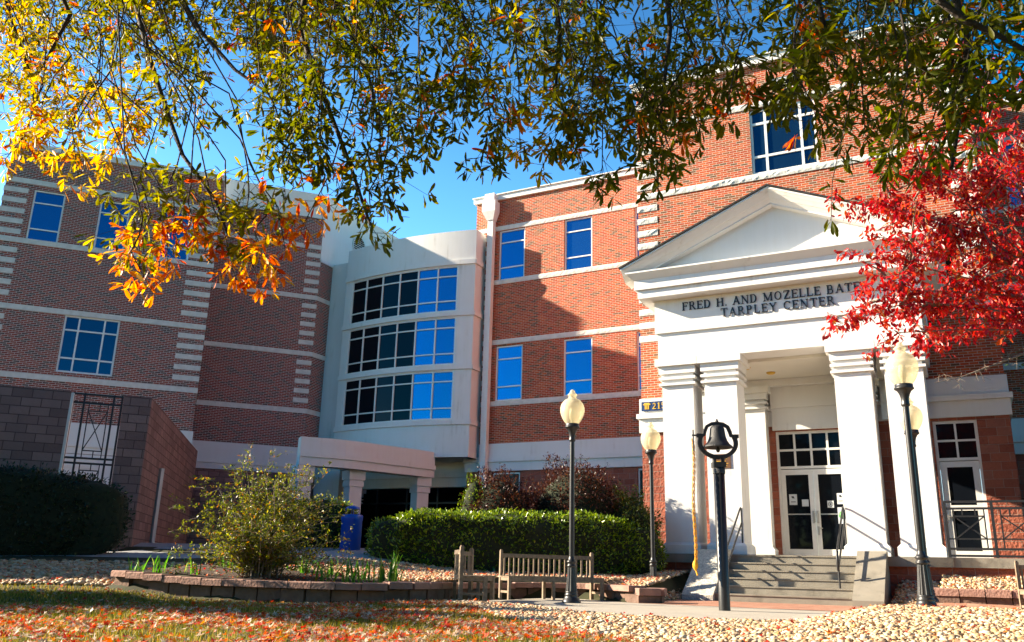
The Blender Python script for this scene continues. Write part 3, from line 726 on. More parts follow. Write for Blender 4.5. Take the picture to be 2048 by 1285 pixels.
# --- curved bay
def ty(x): return 29.0-.42*(1-((x+20.4)/3.4)**2)
BX0, BX1 = -23.62, -17.0
def arc(xs, d=0.): 
    out = []
    for x in xs:
        nx = .42*2*(x+20.4)/3.4**2; l = math.hypot(nx, 1); out.append((x+nx/l*d, ty(x)-d/l))
    return out
AX = list(np.linspace(BX0, BX1, 29))
def curved(mb, xs, z0, z1, d0, d1):
    """solid curved slab between offsets d0 (back) and d1 (front)"""
    a, b = arc(xs, d0), arc(xs, d1)
    mb.grid([[(x, y, z0) for x, y in b], [(x, y, z1) for x, y in b]]); mb.grid([[(x, y, z1) for x, y in b], [(x, y, z1) for x, y in a]]); mb.grid([[(x, y, z0) for x, y in a], [(x, y, z0) for x, y in b]])
    for p, q in ((a[0], b[0]), (b[-1], a[-1])): mb.poly([(*p, z0), (*q, z0), (*q, z1), (*p, z1)])
LV = [(10.66, 12.62), (8.42, 10.40), (6.19, 8.16)]         # window bands of the bay
mb = MB(); mb.smooth = False
solid = [(4.70, 6.19), (8.16, 8.42), (10.40, 10.66), (12.62, 14.18)]
for a, b in solid: curved(mb, AX, a, b, -.4, 0)
for a, b in LV:
    curved(mb, list(np.linspace(BX0, -23.2, 4)), a, b, -.4, 0); curved(mb, list(np.linspace(-17.72, BX1, 4)), a, b, -.4, 0)
mb.box(BX1-.3, BX1, 29.0, 30.0, 4.70, 14.18)
mb.poly([(BX0, 29, 4.7), (BX1, 29, 4.7), (BX1, 31, 4.7), (BX0, 31, 4.7)])
mb.poly([(x, y, 14.0) for x, y in arc(AX)] + [(BX1, 36, 14.0), (BX0, 36, 14.0)])
mb.build('curved_bay_wall', WHITE, college)
mb = MB()
for a, b in ((12.66, 12.86), (10.44, 10.62), (8.20, 8.38), (5.97, 6.16)):
    curved(mb, AX, a, b, -.1, .07); mb.box(BX1, BX1+.07, 28.96, 29.8, a, b)
mb.build('bay_string_course', WHITE, college)
def onarc(mb, x, z0, z1, w, d0, d1):
    (a,), (b,), (c,), (e,) = arc([x-w/2], d0), arc([x+w/2], d0), arc([x+w/2], d1), arc([x-w/2], d1)
    mb.hexa([(*e, z0), (*c, z0), (*b, z0), (*a, z0)], [(*e, z1), (*c, z1), (*b, z1), (*a, z1)])
WX = [-23.2, -22.30, -21.38, -20.46, -19.55, -18.63, -17.72]
for z0, z1 in LV:
    mb = MB(); H = z1-z0
    for x in (WX[0]+.03, WX[-1]-.03): onarc(mb, x, z0, z1, .06, -.10, -.02)
    fx = list(np.linspace(-23.14, -17.78, 19))
    hb = [(z0, z0+.05), (z0+.23*H-.025, z0+.23*H+.025), (z0+.78*H-.025, z0+.78*H+.025), (z1-.05, z1)]
    for a, b in hb: curved(mb, fx, a, b, -.10, -.025)
    for i in range(3):
        for x in WX[1:-1]: onarc(mb, x, hb[i][1], hb[i+1][0], .055, -.10, -.02)
    o = mb.build('window', PAINT, college)
    for i in range(6):
        g = MB(); a, b = arc([WX[i]], -.07)[0], arc([WX[i+1]], -.07)[0]
        g.poly([(*a, z0+.02), (*b, z0+.02), (*b, z1-.02), (*a, z1-.02)]); g.build('pane', GLASS if i > 3 else GLASSD, o)  # left panes get darker glass to imitate their dark reflections

# --- left wing: front plane, return, recessed plane, white gabled return
dL = Vector((.6698, .7425, 0)); nL = Vector((dL.y, -dL.x, 0))    # outwards
cz = Vector((0, 0, 0))
O35 = -nL*35.0; O376 = -nL*37.6
F3 = Fr((O35.x, O35.y), (dL.x, dL.y), (nL.x, nL.y)); F4 = Fr((O376.x, O376.y), (dL.x, dL.y), (nL.x, nL.y))
w3 = [(-6.76, -5.66, 12.0, 14.12), (-4.43, -3.33, 12.0, 14.12), (-2.08, -.98, 12.0, 14.12), (-4.98, -3.06, 7.14, 9.33)]
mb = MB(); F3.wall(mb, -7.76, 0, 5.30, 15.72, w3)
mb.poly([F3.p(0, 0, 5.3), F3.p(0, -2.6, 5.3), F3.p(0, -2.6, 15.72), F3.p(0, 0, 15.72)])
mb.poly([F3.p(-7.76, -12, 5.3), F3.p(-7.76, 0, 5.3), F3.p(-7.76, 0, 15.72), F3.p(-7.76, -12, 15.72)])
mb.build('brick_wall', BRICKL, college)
SX = 4.52
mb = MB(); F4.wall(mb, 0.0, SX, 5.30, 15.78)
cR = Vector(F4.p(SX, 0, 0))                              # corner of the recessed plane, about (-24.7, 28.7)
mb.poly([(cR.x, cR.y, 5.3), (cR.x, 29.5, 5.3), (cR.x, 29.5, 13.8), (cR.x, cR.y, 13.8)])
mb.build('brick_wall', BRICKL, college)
mb = MB()
for z0, z1 in BANDS:
    F3.box(mb, -7.80, .03, -.03, .03, z0, z1); F3.box(mb, 0, .03, -2.62, -.03, z0, z1); F4.box(mb, .03, SX+.03, -.03, .03, z0, z1)
    if z1 < 14: mb.box(cR.x, cR.x+.03, cR.y+.03, 29.45, z0, z1)
for z in QM:
    F3.box(mb, -.95, .025, -.10, .025, z-.2, z); F3.box(mb, -7.785, -6.95, -.10, .025, z-.2, z); F4.box(mb, SX-.62, SX+.025, -.05, .025, z-.2, z)
    F3.box(mb, .0, .025, -.32, -.10, z-.2, z)
mb.build('stone_trim', STONE, college)
for w in w3[:3]: window(F3, w[0]+.01, w[1]-.01, w[2]+.01, w[3]-.01, [], [.255, .76], GLASS)
w = w3[3]; window(F3, w[0]+.01, w[1]-.01, w[2]+.01, w[3]-.01, [.27, .73], [.25, .745], GLASSM, fw=.06, mw=.06)
mb = MB(); F3.box(mb, -7.9, .1, -2.6, .1, 15.72, 15.96); mb.build('parapet_coping', WHITE, college)
mb = MB(); F4.box(mb, 0, SX+.04, -.4, .05, 15.78, 16.98); F4.box(mb, 0, SX+.05, -.4, .08, 15.78, 16.0)
mb.build('roof_parapet', WHITE, college)
mb = MB(); x = cR.x                                        # tall white return wall running back, and the low link wall
mb.poly([(x, cR.y, 13.8), (x, 29.5, 13.8), (x, 29.5, 4.6), (x+.001, 38, 4.6), (x, 38, 17.0), (x, cR.y, 17.0)])
mb.box(x-.5, x-.002, cR.y+.4, 38, 13.8, 16.98)
mb.box(x, x+.06, cR.y+.02, 29.45, 13.72, 13.85)
mb.box(x+.002, -23.55, 29.45, 29.9, 1.0, 13.86)
mb.build('white_wall', WHITE, college)
mb = MB(); vy, vz, vr = 31.2, 15.42, .44
mb.lathe([(0, 0), (vr+.05, 0), (vr+.05, .05), (vr, .05), (vr, .02), (0, .02)], (0, 0, 0), 28)
mb.v = [(x+.004+p[2], vy+p[0], vz+p[1]) for p in mb.v]
n0 = len(mb.v)
o = mb.build('round_vent', WHITE, college); g = MB()
for i in range(9):
    zc = -vr+.05+i*.098; hw = math.sqrt(max(0, vr*vr-zc*zc))*.97
    g.box(x+.03, x+.05, vy-hw, vy+hw, vz+zc-.022, vz+zc+.022)
g.build('vent_slats', BLACK, o)
mb = MB(); mb.poly([(x, cR.y, .3), (x, 38, .3), (x, 38, 5.3), (x, cR.y, 5.3)]); mb.poly([(x-.3, 38, .3), (x-.3, cR.y, .3), (x-.3, cR.y, 5.3), (x-.3, 38, 5.3)]); mb.build('block_wall', CMU, college)
mb = MB()                                                # white base course and grey lower wall of the wing
F3.box(mb, -7.82, .06, -.04, .06, 4.56, 5.30); F3.box(mb, -7.88, .12, -.04, .12, 4.44, 4.56); F3.box(mb, -7.82, .06, -.04, .07, 4.2, 4.44)
F3.box(mb, .0, .06, -2.62, -.04, 4.2, 5.30); F4.box(mb, .06, SX+.06, -.04, .06, 4.56, 5.30); F4.box(mb, .06, SX+.06, -.04, .12, 4.44, 4.56); F4.box(mb, .06, SX+.06, -.04, .07, 4.2, 4.44)
mb.build('entablature_course', WHITE, college)
mb = MB(); F3.wall(mb, -7.76, 0, .3, 4.2); F4.wall(mb, 0, SX, .3, 4.2); mb.poly([F3.p(0, 0, .3), F3.p(0, -2.6, .3), F3.p(0, -2.6, 4.2), F3.p(0, 0, 4.2)]); mb.build('block_wall', CMU, college)
mb = MB(); F3.box(mb, -6.4, -2.2, .0, .05, .9, 4.18); mb.build('service_panel', WHITE, college)
mb = MB(); F3.box(mb, -4.3, -3.1, .05, .09, 3.7, 4.1)
for i in range(4): F3.box(mb, -4.25, -3.15, .09, .11, 3.75+.08*i, 3.78+.08*i)
mb.build('louvre_vent', PAINT, college)
# entrance under the bay: beam, flat black wall painted as the shade of the recess
mb = MB(); mb.box(x, -17.0, 30.3, 30.6, 4.28, 4.75); mb.box(x, -17.0, 30.22, 30.6, 4.08, 4.28); mb.box(x, -17.0, 30.3, 30.6, 3.70, 4.08); mb.build('entrance_beam', WHITE, college)
mb = MB(); mb.box(x, -17.0, 32.4, 32.5, .9, 4.7)
mb.build('entrance_dark_wall', BLACK, college)
mb = MB()
for xx in (-23.6, -22.0, -20.4, -18.8, -17.3): mb.box(xx-.04, xx+.04, 32.3, 32.39, .9, 4.3)
mb.box(x, -17.1, 32.31, 32.385, 3.2, 3.28)
mb.build('entrance_mullions', IRON, college)
mb = MB(); pier(mb, -23.9, -23.2, 30.0, 30.6, .9, 3.70, 2.9); mb.build('column', GREYW, college)

# --- curved canopy on square columns in front of the bay
CP = [(-20.72, 23.62), (-19.74, 24.92), (-19.16, 26.42), (-18.62, 27.9), (-18.38, 28.80)]
def canopy_pts(off, n=20):
    cs = []
    P = [Vector(p) for p in CP]
    for i in range(n+1):
        t = i/n*(len(P)-1); k = min(int(t), len(P)-2); f = t-k
        p0, p1, p2, p3 = P[max(k-1, 0)], P[k], P[k+1], P[min(k+2, len(P)-1)]
        q = .5*((2*p1)+(-p0+p2)*f+(2*p0-5*p1+4*p2-p3)*f*f+(-p0+3*p1-3*p2+p3)*f**3)
        cs.append(q)
    out = []
    for i, q in enumerate(cs):
        d = (cs[min(i+1, n)]-cs[max(i-1, 0)]).normalized(); nrm = Vector((d.y, -d.x)); out.append((q.x+nrm.x*off, q.y+nrm.y*off))
    return out
def cbar(mb, z0, z1, d0, d1):
    a, b = canopy_pts(d0), canopy_pts(d1)
    mb.grid([[(x, y, z0) for x, y in b], [(x, y, z1) for x, y in b]]); mb.grid([[(x, y, z1) for x, y in b], [(x, y, z1) for x, y in a]])
    mb.grid([[(x, y, z0) for x, y in a], [(x, y, z0) for x, y in b]]); mb.grid([[(x, y, z1) for x, y in a], [(x, y, z0) for x, y in a]])
    for p, q in ((a[0], b[0]), (b[-1], a[-1])): mb.poly([(*p, z0), (*q, z0), (*q, z1), (*p, z1)])
mb = MB(); cbar(mb, 4.38, 4.90, -.55, 0); cbar(mb, 4.20, 4.38, -.55, .06); cbar(mb, 3.90, 4.20, -.55, 0)
a, b = canopy_pts(-.5), canopy_pts(-.5)
mb.poly([(x_, y_, 4.45) for x_, y_ in a] + [(-18.9, 29.1, 4.45), (-23.5, 28.9, 4.45), (-24.3, 27.6, 4.45)])
mb.build('canopy_roof', WHITE, college)
for q in ((-20.62, 23.9), (-19.78, 25.75), (-18.62, 28.45)):
    mb = MB(); cx, cy = q; hw = .25
    for h0, h1, o in ((.8, 1.0, .06), (1.0, 3.32, 0), (3.32, 3.50, .04), (3.50, 3.56, .02), (3.56, 3.90, .07)):
        dv, nv = Vector((.45, .893)), Vector((.893, -.45)); H = hw+o
        c4 = [Vector((cx, cy))-dv*H+nv*H, Vector((cx, cy))+dv*H+nv*H, Vector((cx, cy))+dv*H-nv*H, Vector((cx, cy))-dv*H-nv*H]
        mb.hexa([(p.x-nv.x*.28, p.y-nv.y*.28, h0) for p in c4], [(p.x-nv.x*.28, p.y-nv.y*.28, h1) for p in c4])
    mb.build('column', WHITE, college)

# ================================================================== site walls, planting, furniture
OAK=[(-7.62,4.20,5.81,0.50,0.7,0),(-3.45,3.95,4.99,0.30,1.0,0),(-5.17,4.43,5.43,0.42,0.7,0),(-7.64,4.36,5.28,0.42,0.8,0),(-5.05,5.28,5.60,0.30,0.8,0),(-5.94,4.46,5.74,0.30,0.7,0),(-3.78,3.95,3.83,0.50,0.7,0),(-7.26,3.99,4.73,0.42,0.7,0),(-5.66,5.04,6.41,0.50,0.6,0),(-6.98,4.05,5.83,0.30,1.0,0),(-4.88,3.67,4.25,0.30,0.6,0),(-3.93,4.23,4.49,0.50,0.6,0),(-8.17,4.49,7.35,0.30,0.8,0),(-6.51,3.67,4.64,0.50,0.8,0),(-4.53,5.00,6.33,0.30,0.7,0),(-7.15,3.65,6.29,0.50,0.8,0),(-3.99,3.78,5.12,0.42,0.8,0),(-7.26,4.57,5.17,0.30,0.9,0),(-5.50,5.15,5.16,0.42,0.7,0),(-5.08,4.30,5.75,0.42,1.0,0),(-4.41,4.23,5.66,0.50,0.7,0),(-3.36,4.16,5.00,0.50,0.6,0),(-3.62,4.01,4.18,0.42,0.8,0),(-6.86,3.66,4.98,0.30,0.6,0),(-5.05,4.13,4.68,0.30,0.9,0),(-6.00,3.92,5.83,0.50,1.0,0),(-7.73,4.06,6.68,0.42,1.0,0),(-3.36,3.88,3.92,0.50,0.9,0),(-6.15,3.43,4.88,0.50,0.9,0),(-5.10,4.91,4.86,0.42,0.9,0),(-6.63,3.95,6.07,0.30,0.8,0),(-6.81,4.36,5.43,0.30,0.8,0),(-5.77,3.97,4.61,0.30,0.9,0),(-6.37,4.56,5.53,0.50,0.7,0),(-3.53,4.28,5.24,0.42,0.8,0),(-8.77,4.28,7.08,0.50,0.9,0),(-3.70,4.25,4.15,0.50,0.9,0),(-6.04,4.10,4.74,0.30,1.0,0),(-4.90,4.58,4.71,0.30,0.9,0),(-4.97,3.67,4.48,0.30,0.9,0),(-7.00,3.92,4.66,0.50,0.8,0),(-6.58,4.84,6.06,0.30,0.7,0),(-5.82,3.24,3.19,0.60,0.8,1),(-5.73,3.30,3.32,0.60,0.8,1),(-5.93,3.56,3.40,0.60,0.8,1),(-5.55,3.47,3.22,0.60,0.8,1),(-4.91,3.26,2.82,0.60,0.8,1),(-4.94,3.39,3.08,0.60,0.8,1),(-4.82,3.40,3.17,0.60,0.8,1),(-4.37,3.30,2.35,0.80,0.5,1),(-4.59,3.56,2.27,0.80,0.5,1),(-4.11,3.29,2.03,0.80,0.5,1),(-4.18,3.41,2.30,0.80,0.5,1),(-4.20,3.47,2.45,0.80,0.5,1),(-3.99,3.45,2.44,0.80,0.5,1),(-3.93,3.54,2.37,0.80,0.5,1),(-3.83,3.64,2.19,0.80,0.5,1),(-3.74,3.77,2.16,0.80,0.5,1),(-3.37,3.47,2.13,0.80,0.5,1),(-3.45,3.64,2.33,0.80,0.5,1),(-3.37,3.66,2.44,0.80,0.5,1),(-3.32,3.46,2.56,0.20,0.8,1),(-3.25,3.31,2.70,0.20,0.8,1),(-3.52,3.77,2.93,0.20,0.8,1),(-3.10,3.48,2.74,0.20,0.8,1),(-2.96,3.51,2.57,0.20,0.8,1),(-3.08,3.80,2.55,0.20,0.8,1),(-2.86,3.70,2.35,0.20,0.5,1),(-2.76,3.67,2.54,0.20,0.8,1),(-2.80,3.84,2.84,0.20,0.8,1),(-2.52,3.50,2.84,0.20,0.8,1),(-2.64,3.87,3.05,0.20,0.8,1),(-2.39,3.76,2.89,0.20,0.8,1),(-2.26,3.64,2.98,0.20,0.8,1),(-2.32,3.97,2.76,0.20,0.8,1),(-2.29,4.15,2.90,0.20,0.8,1),(-1.99,3.83,2.76,0.50,0.8,1),(-1.99,4.09,2.74,0.50,0.8,1),(-1.77,3.94,2.77,0.20,0.8,1),(-1.76,4.18,2.82,0.20,0.8,1),(-1.64,4.17,2.58,0.20,0.8,1),(-1.44,3.92,2.71,0.20,0.8,1),(-1.45,4.24,2.81,0.20,0.8,1),(-1.31,4.15,2.57,0.20,0.8,1),(-1.21,4.16,2.66,0.20,0.8,1),(-1.09,4.23,2.88,0.20,0.8,1),(-0.90,4.03,2.79,0.20,0.8,1),(-0.80,4.20,2.98,0.20,0.8,1),(-0.69,4.27,2.91,0.20,0.8,1),(-0.53,3.88,2.76,0.20,0.8,1),(-0.47,4.27,2.79,0.20,0.8,1),(-0.34,4.04,2.48,0.20,0.8,1),(-0.25,4.09,2.56,0.20,0.8,1),(-0.15,3.91,2.33,0.20,0.8,1),(-0.05,4.20,2.39,0.20,0.8,1),(0.04,4.00,2.40,0.20,0.8,1),(0.12,4.31,2.67,0.20,0.8,1),(0.20,3.99,2.39,0.20,0.8,1),(0.33,4.15,2.67,0.20,0.8,1),(0.42,4.07,2.63,0.20,0.8,1),(-1.49,4.39,4.56,0.22,0.9,0),(-0.03,7.06,6.16,0.16,0.8,0),(-6.10,3.29,5.03,0.52,0.6,0),(0.03,4.88,4.47,0.16,0.7,0),(-0.19,6.14,3.71,0.16,0.6,0),(-1.80,3.95,3.46,0.22,0.8,0),(-4.28,5.29,5.00,0.16,0.8,0),(-2.17,4.38,4.04,0.22,0.7,0),(-6.94,4.51,5.87,0.30,0.7,0),(-7.07,3.59,5.13,0.30,0.7,0),(-3.09,3.59,3.85,0.30,0.8,0),(-0.21,6.50,4.44,0.16,0.9,0),(-4.62,4.16,4.69,0.30,0.6,0),(-2.37,5.77,5.61,0.22,0.8,0),(-6.68,4.13,5.49,0.30,0.5,0),(-5.72,4.18,4.96,0.30,0.8,0),(-5.40,5.87,7.15,0.30,0.6,0),(-5.88,3.96,5.54,0.52,0.8,0),(0.51,5.29,4.67,0.16,0.8,0),(-0.68,5.57,4.04,0.16,0.5,0),(-9.50,5.29,7.46,0.52,0.8,0),(-4.08,5.50,6.29,0.16,0.7,0),(-3.82,4.82,4.11,0.16,0.9,0),(-2.62,5.12,5.64,0.22,0.9,0),(-1.60,3.80,2.87,0.22,0.7,0),(-0.66,5.66,4.48,0.16,0.8,0),(0.05,5.65,3.93,0.16,0.8,0),(-1.53,5.98,5.56,0.16,0.8,0),(-2.97,3.58,3.32,0.16,0.9,0),(0.19,4.78,3.92,0.16,0.7,0),(-1.43,5.40,5.41,0.16,0.8,0),(-1.10,6.46,6.53,0.16,0.7,0),(-4.16,6.16,6.86,0.16,0.6,0),(-2.65,5.74,6.14,0.22,1.0,0),(0.21,5.97,5.28,0.16,0.9,0),(-6.45,5.04,6.07,0.30,0.9,0),(-2.94,4.64,4.52,0.16,0.8,0),(-2.18,5.43,4.31,0.22,0.7,0),(-2.69,3.96,4.76,0.16,0.5,0),(-0.13,4.61,2.87,0.16,0.6,0),(-5.63,4.47,4.85,0.30,0.9,0),(-5.35,4.48,4.00,0.30,0.9,0),(-0.45,5.45,3.63,0.16,0.8,0),(-2.31,5.39,5.67,0.22,1.0,0),(-7.93,5.10,7.74,0.30,0.8,0),(-4.51,5.80,5.65,0.16,0.9,0),(-9.72,5.28,8.30,0.30,0.8,0),(-7.06,5.81,7.70,0.30,0.5,0),(-1.03,4.56,3.50,0.16,0.5,0),(-3.60,4.78,5.35,0.16,0.7,0),(0.73,7.04,6.05,0.16,0.5,0),(0.58,6.30,5.08,0.16,0.5,0),(-3.85,5.99,5.79,0.16,0.6,0),(-2.62,3.54,3.65,0.16,0.9,0),(-3.87,5.38,6.28,0.16,0.5,0),(-4.50,3.89,4.94,0.30,0.9,0),(-2.28,6.05,4.31,0.22,0.6,0),(-3.74,3.94,5.20,0.30,0.8,0),(-0.80,4.95,4.65,0.16,0.9,0),(0.51,4.16,3.81,0.16,0.9,0),(-3.10,5.65,5.55,0.22,0.9,0),(-9.57,5.74,5.76,0.30,0.7,0),(-4.01,3.82,4.03,0.30,0.8,0),(0.32,6.60,5.03,0.16,0.6,0),(-3.51,3.49,4.75,0.30,0.9,0),(-11.16,5.32,9.53,0.30,0.7,0),(-6.63,5.31,4.76,0.30,0.8,0),(-3.31,6.87,6.12,0.22,0.8,0),(-8.12,4.56,7.58,0.30,0.8,0),(-0.73,5.04,4.69,0.16,0.6,0),(-4.68,5.74,6.48,0.16,0.6,0),(-5.20,4.27,4.30,0.30,0.7,0),(0.53,4.60,3.22,0.16,0.6,0),(-2.63,4.75,4.43,0.22,0.8,0),(-6.01,3.16,5.61,0.52,0.9,0),(-3.77,4.67,4.73,0.16,0.6,0),(-10.11,5.22,8.55,0.52,0.7,0),(-2.90,5.50,5.48,0.22,0.8,0),(-2.74,6.84,4.68,0.22,0.5,0),(-3.60,4.44,5.75,0.16,0.9,0),(-0.98,4.10,3.62,0.16,0.9,0),(-2.16,6.33,6.06,0.22,0.5,0),(-4.20,3.30,3.34,0.30,0.6,0),(-2.96,5.54,4.75,0.22,0.5,0),(-4.37,4.24,4.08,0.30,0.6,0),(-11.16,5.24,8.59,0.52,0.8,0),(0.23,4.80,3.50,0.16,0.8,0),(-5.92,3.80,4.97,0.30,0.9,0),(-3.11,3.84,3.92,0.16,0.6,0),(-1.76,6.84,5.23,0.16,0.7,0),(-4.20,5.46,5.74,0.16,0.9,0),(-5.16,3.23,4.71,0.52,0.9,0),(0.05,5.02,3.85,0.16,0.9,0),(-5.05,3.80,4.46,0.30,0.9,0),(-4.29,5.12,6.15,0.16,0.6,0),(-6.16,3.68,3.81,0.52,0.7,0),(-6.42,3.24,4.09,0.52,1.0,0),(-3.31,6.57,4.80,0.22,0.9,0),(-6.23,3.28,4.40,0.52,0.9,0),(-4.55,4.78,4.54,0.30,0.9,0),(-1.62,5.33,3.54,0.16,0.9,0),(-0.28,5.51,4.25,0.16,0.7,0),(-1.50,5.24,5.20,0.16,0.8,0),(-3.51,3.56,4.60,0.30,0.9,0),(0.02,6.15,3.92,0.16,0.8,0),(-7.66,4.42,4.91,0.30,0.6,0),(-6.59,3.81,5.75,0.52,0.7,0),(-7.29,3.86,6.82,0.30,0.9,0),(-3.29,4.73,5.74,0.16,0.8,0),(-0.06,5.41,4.52,0.16,0.6,0),(-2.05,5.31,5.85,0.22,0.6,0),(-2.14,3.64,4.22,0.16,0.7,0),(-3.46,4.98,6.00,0.16,0.6,0),(-8.32,4.83,6.70,0.52,0.9,0),(-0.35,4.58,4.61,0.16,0.6,0),(-2.11,5.62,5.02,0.22,0.5,0),(-5.51,5.27,6.86,0.30,0.8,0),(-3.50,3.69,3.38,0.30,0.5,0),(-4.84,6.11,5.40,0.16,0.8,0),(-4.68,3.17,3.94,0.30,0.7,0),(-8.75,5.19,8.03,0.30,0.6,0),(0.70,5.03,3.48,0.16,0.5,0),(-5.25,3.64,4.67,0.30,0.6,0),(-3.47,3.39,3.03,0.30,1.0,0),(-4.11,6.41,6.44,0.16,0.6,0),(-5.09,4.61,5.06,0.30,0.7,0),(-4.63,4.63,6.20,0.30,0.9,0),(-1.55,5.34,3.62,0.16,0.8,0),(-9.66,5.48,7.80,0.52,0.6,0),(-8.92,4.65,6.55,0.30,0.9,0),(-8.51,4.68,7.77,0.52,0.7,0),(-1.33,4.60,3.85,0.16,0.6,0),(-7.28,5.05,5.49,0.52,0.6,0),(-5.56,3.91,4.47,0.30,0.9,0),(-5.30,5.01,4.95,0.30,1.0,0),(-6.38,4.15,4.95,0.30,0.5,0),(-3.67,4.49,3.89,0.16,0.7,0),(-3.84,4.17,5.48,0.30,0.9,0),(-0.67,6.03,5.42,0.16,0.9,0),(-5.09,5.03,4.51,0.30,0.9,0),(-9.04,5.52,5.56,0.52,0.9,0),(-8.09,4.15,4.84,0.30,0.9,0),(-6.37,3.43,3.97,0.52,0.7,0),(-4.12,3.77,3.89,0.30,0.8,0),(-0.67,5.12,3.78,0.16,0.6,0),(-2.70,6.75,5.36,0.22,0.8,0),(-3.59,5.45,5.14,0.16,0.5,0),(-4.66,4.61,5.98,0.30,0.7,0),(-6.79,4.85,5.65,0.30,0.7,0),(-0.09,4.08,3.93,0.16,0.9,0),(-2.88,6.78,5.32,0.22,0.8,0),(-0.32,5.53,4.14,0.16,0.8,0),(-1.74,5.92,6.19,0.16,0.5,0),(-3.97,5.02,5.17,0.16,0.8,0),(-1.72,4.87,5.39,0.22,0.9,0),(-3.66,5.16,5.34,0.16,0.8,0),(0.66,4.36,4.01,0.16,0.5,0),(-7.47,5.69,8.47,0.30,0.6,0),(-2.96,5.10,3.98,0.16,0.6,0),(-4.16,4.11,4.79,0.30,0.7,0),(-6.53,4.15,4.16,0.52,0.6,0),(-4.38,6.31,6.06,0.16,0.5,0),(-0.13,4.56,3.07,0.16,1.0,0),(0.03,4.21,3.01,0.16,0.7,0),(-2.75,3.77,4.37,0.16,0.7,0),(-6.56,3.49,3.79,0.52,0.7,0),(-2.56,4.17,3.75,0.16,1.0,0),(-3.29,4.43,3.46,0.16,0.5,0),(-0.15,6.33,5.68,0.16,0.9,0),(-5.77,4.66,5.90,0.30,0.9,0),(-0.05,5.73,4.41,0.16,0.9,0),(-7.43,5.48,4.80,0.30,0.6,0),(-1.88,5.89,4.45,0.16,0.5,0),(-6.14,3.32,5.40,0.30,0.9,0),(-2.16,5.37,3.79,0.22,0.7,0),(-7.26,4.96,4.91,0.30,1.0,0),(-7.35,4.41,5.47,0.30,0.5,0),(-1.36,5.02,4.18,0.16,0.6,0),(-1.09,4.92,5.14,0.16,0.5,0),(-4.89,4.97,6.12,0.30,0.8,0),(-3.26,6.87,5.36,0.22,0.7,0),(0.57,5.16,3.89,0.16,0.7,0),(-1.86,6.79,6.25,0.16,0.7,0)]
REDL=[[(1.74,17.29,5.74),(0.72,16.53,6.49),(-0.13,15.75,6.62),(-0.79,15.18,6.89)],
[(1.74,17.29,5.74),(0.99,16.90,7.46),(0.22,16.27,7.84),(-0.40,15.60,7.87)],
[(1.74,17.29,5.74),(0.69,16.51,6.97),(-0.04,15.79,7.49),(-0.83,15.26,7.41)],
[(1.67,17.03,5.30),(0.35,15.88,5.26),(-0.61,15.04,5.17),(-1.42,14.50,5.07)],
[(1.74,17.29,5.74),(0.24,16.28,6.47),(-0.58,15.62,6.84),(-0.91,15.33,6.97)],
[(1.64,17.01,5.11),(0.10,15.64,5.00),(-0.92,14.77,4.95),(-1.62,14.28,4.56)],
[(1.9,17.4,7.0),(1.35,17.0,7.9),(0.75,16.6,8.4),(0.25,16.2,8.6)],
[(1.9,17.4,6.6),(1.45,16.9,7.2),(0.95,16.5,7.6),(0.4,16.2,7.9)],
[(1.95,17.4,7.4),(1.6,17.2,8.4),(1.15,16.9,9.0),(0.8,16.6,9.3)],
[(1.83,17.45,6.35),(1.49,17.27,7.53),(1.28,17.16,8.55),(1.25,17.15,8.97)],
[(1.64,17.01,5.11),(0.53,16.09,5.52),(-0.43,15.25,5.66),(-1.29,14.57,5.82)],
[(1.61,16.88,4.90),(0.33,15.87,5.03),(-0.64,15.03,4.91),(-1.67,14.26,4.43)],
[(1.57,16.75,4.69),(0.20,15.69,4.56),(-0.68,15.00,4.43),(-1.14,14.76,4.12)],
[(1.61,16.88,4.90),(0.68,16.29,4.84),(-0.12,15.75,4.35),(-0.57,15.40,4.22)],
[(1.89,17.48,6.84),(1.74,17.63,8.15),(1.68,17.71,8.94)],
[(1.74,17.29,5.74),(0.21,16.60,6.30),(-0.58,16.30,6.51),(-1.14,16.01,6.59)],
[(1.67,17.03,5.30),(0.97,16.55,5.98),(0.54,16.10,7.02),(0.03,15.60,7.29)],
[(1.69,16.70,4.49),(0.66,16.16,4.03),(0.12,15.76,3.77),(-0.26,15.45,3.65)]]
LIMB=[[(-5.19,3.38,4.79),(-4.90,3.41,4.38),(-4.66,3.43,3.83),(-4.41,3.44,3.36),(-4.21,3.44,3.02),(-3.91,3.48,2.67),(-3.78,3.49,2.43)],
[(-6.76,3.45,5.20),(-6.47,3.49,4.65),(-6.19,3.53,4.18),(-6.13,3.56,3.96)],
[(-6.20,3.52,5.15),(-5.99,3.63,4.73),(-6.08,3.58,4.36),(-6.15,3.55,4.13)],
[(-3.54,3.68,4.44),(-3.48,3.60,3.82),(-3.23,3.61,3.27),(-3.00,3.62,2.79),(-2.81,3.61,2.37)],
[(-3.54,3.79,4.44),(-3.33,3.90,3.97),(-3.18,3.98,3.56),(-3.04,3.94,3.15)],
[(0.08,3.77,3.08),(0.22,3.84,2.93),(0.35,3.91,2.85),(0.51,4.00,2.74)],
[(-0.45,4.28,3.74),(-0.41,4.30,3.36),(-0.36,4.33,3.09)],
[(0.20,4.17,3.35),(0.24,4.19,3.04),(0.18,4.16,2.71),(0.10,4.12,2.35)],
[(-4.88,3.65,4.71),(-4.55,3.71,4.21),(-4.21,3.77,3.83),(-3.91,3.82,3.59)],
[(-1.98,4.16,4.24),(-1.92,4.19,3.73),(-1.90,4.09,3.19)],
[(-1.28,4.30,4.10),(-1.23,4.21,3.54),(-1.29,4.18,2.99)]]

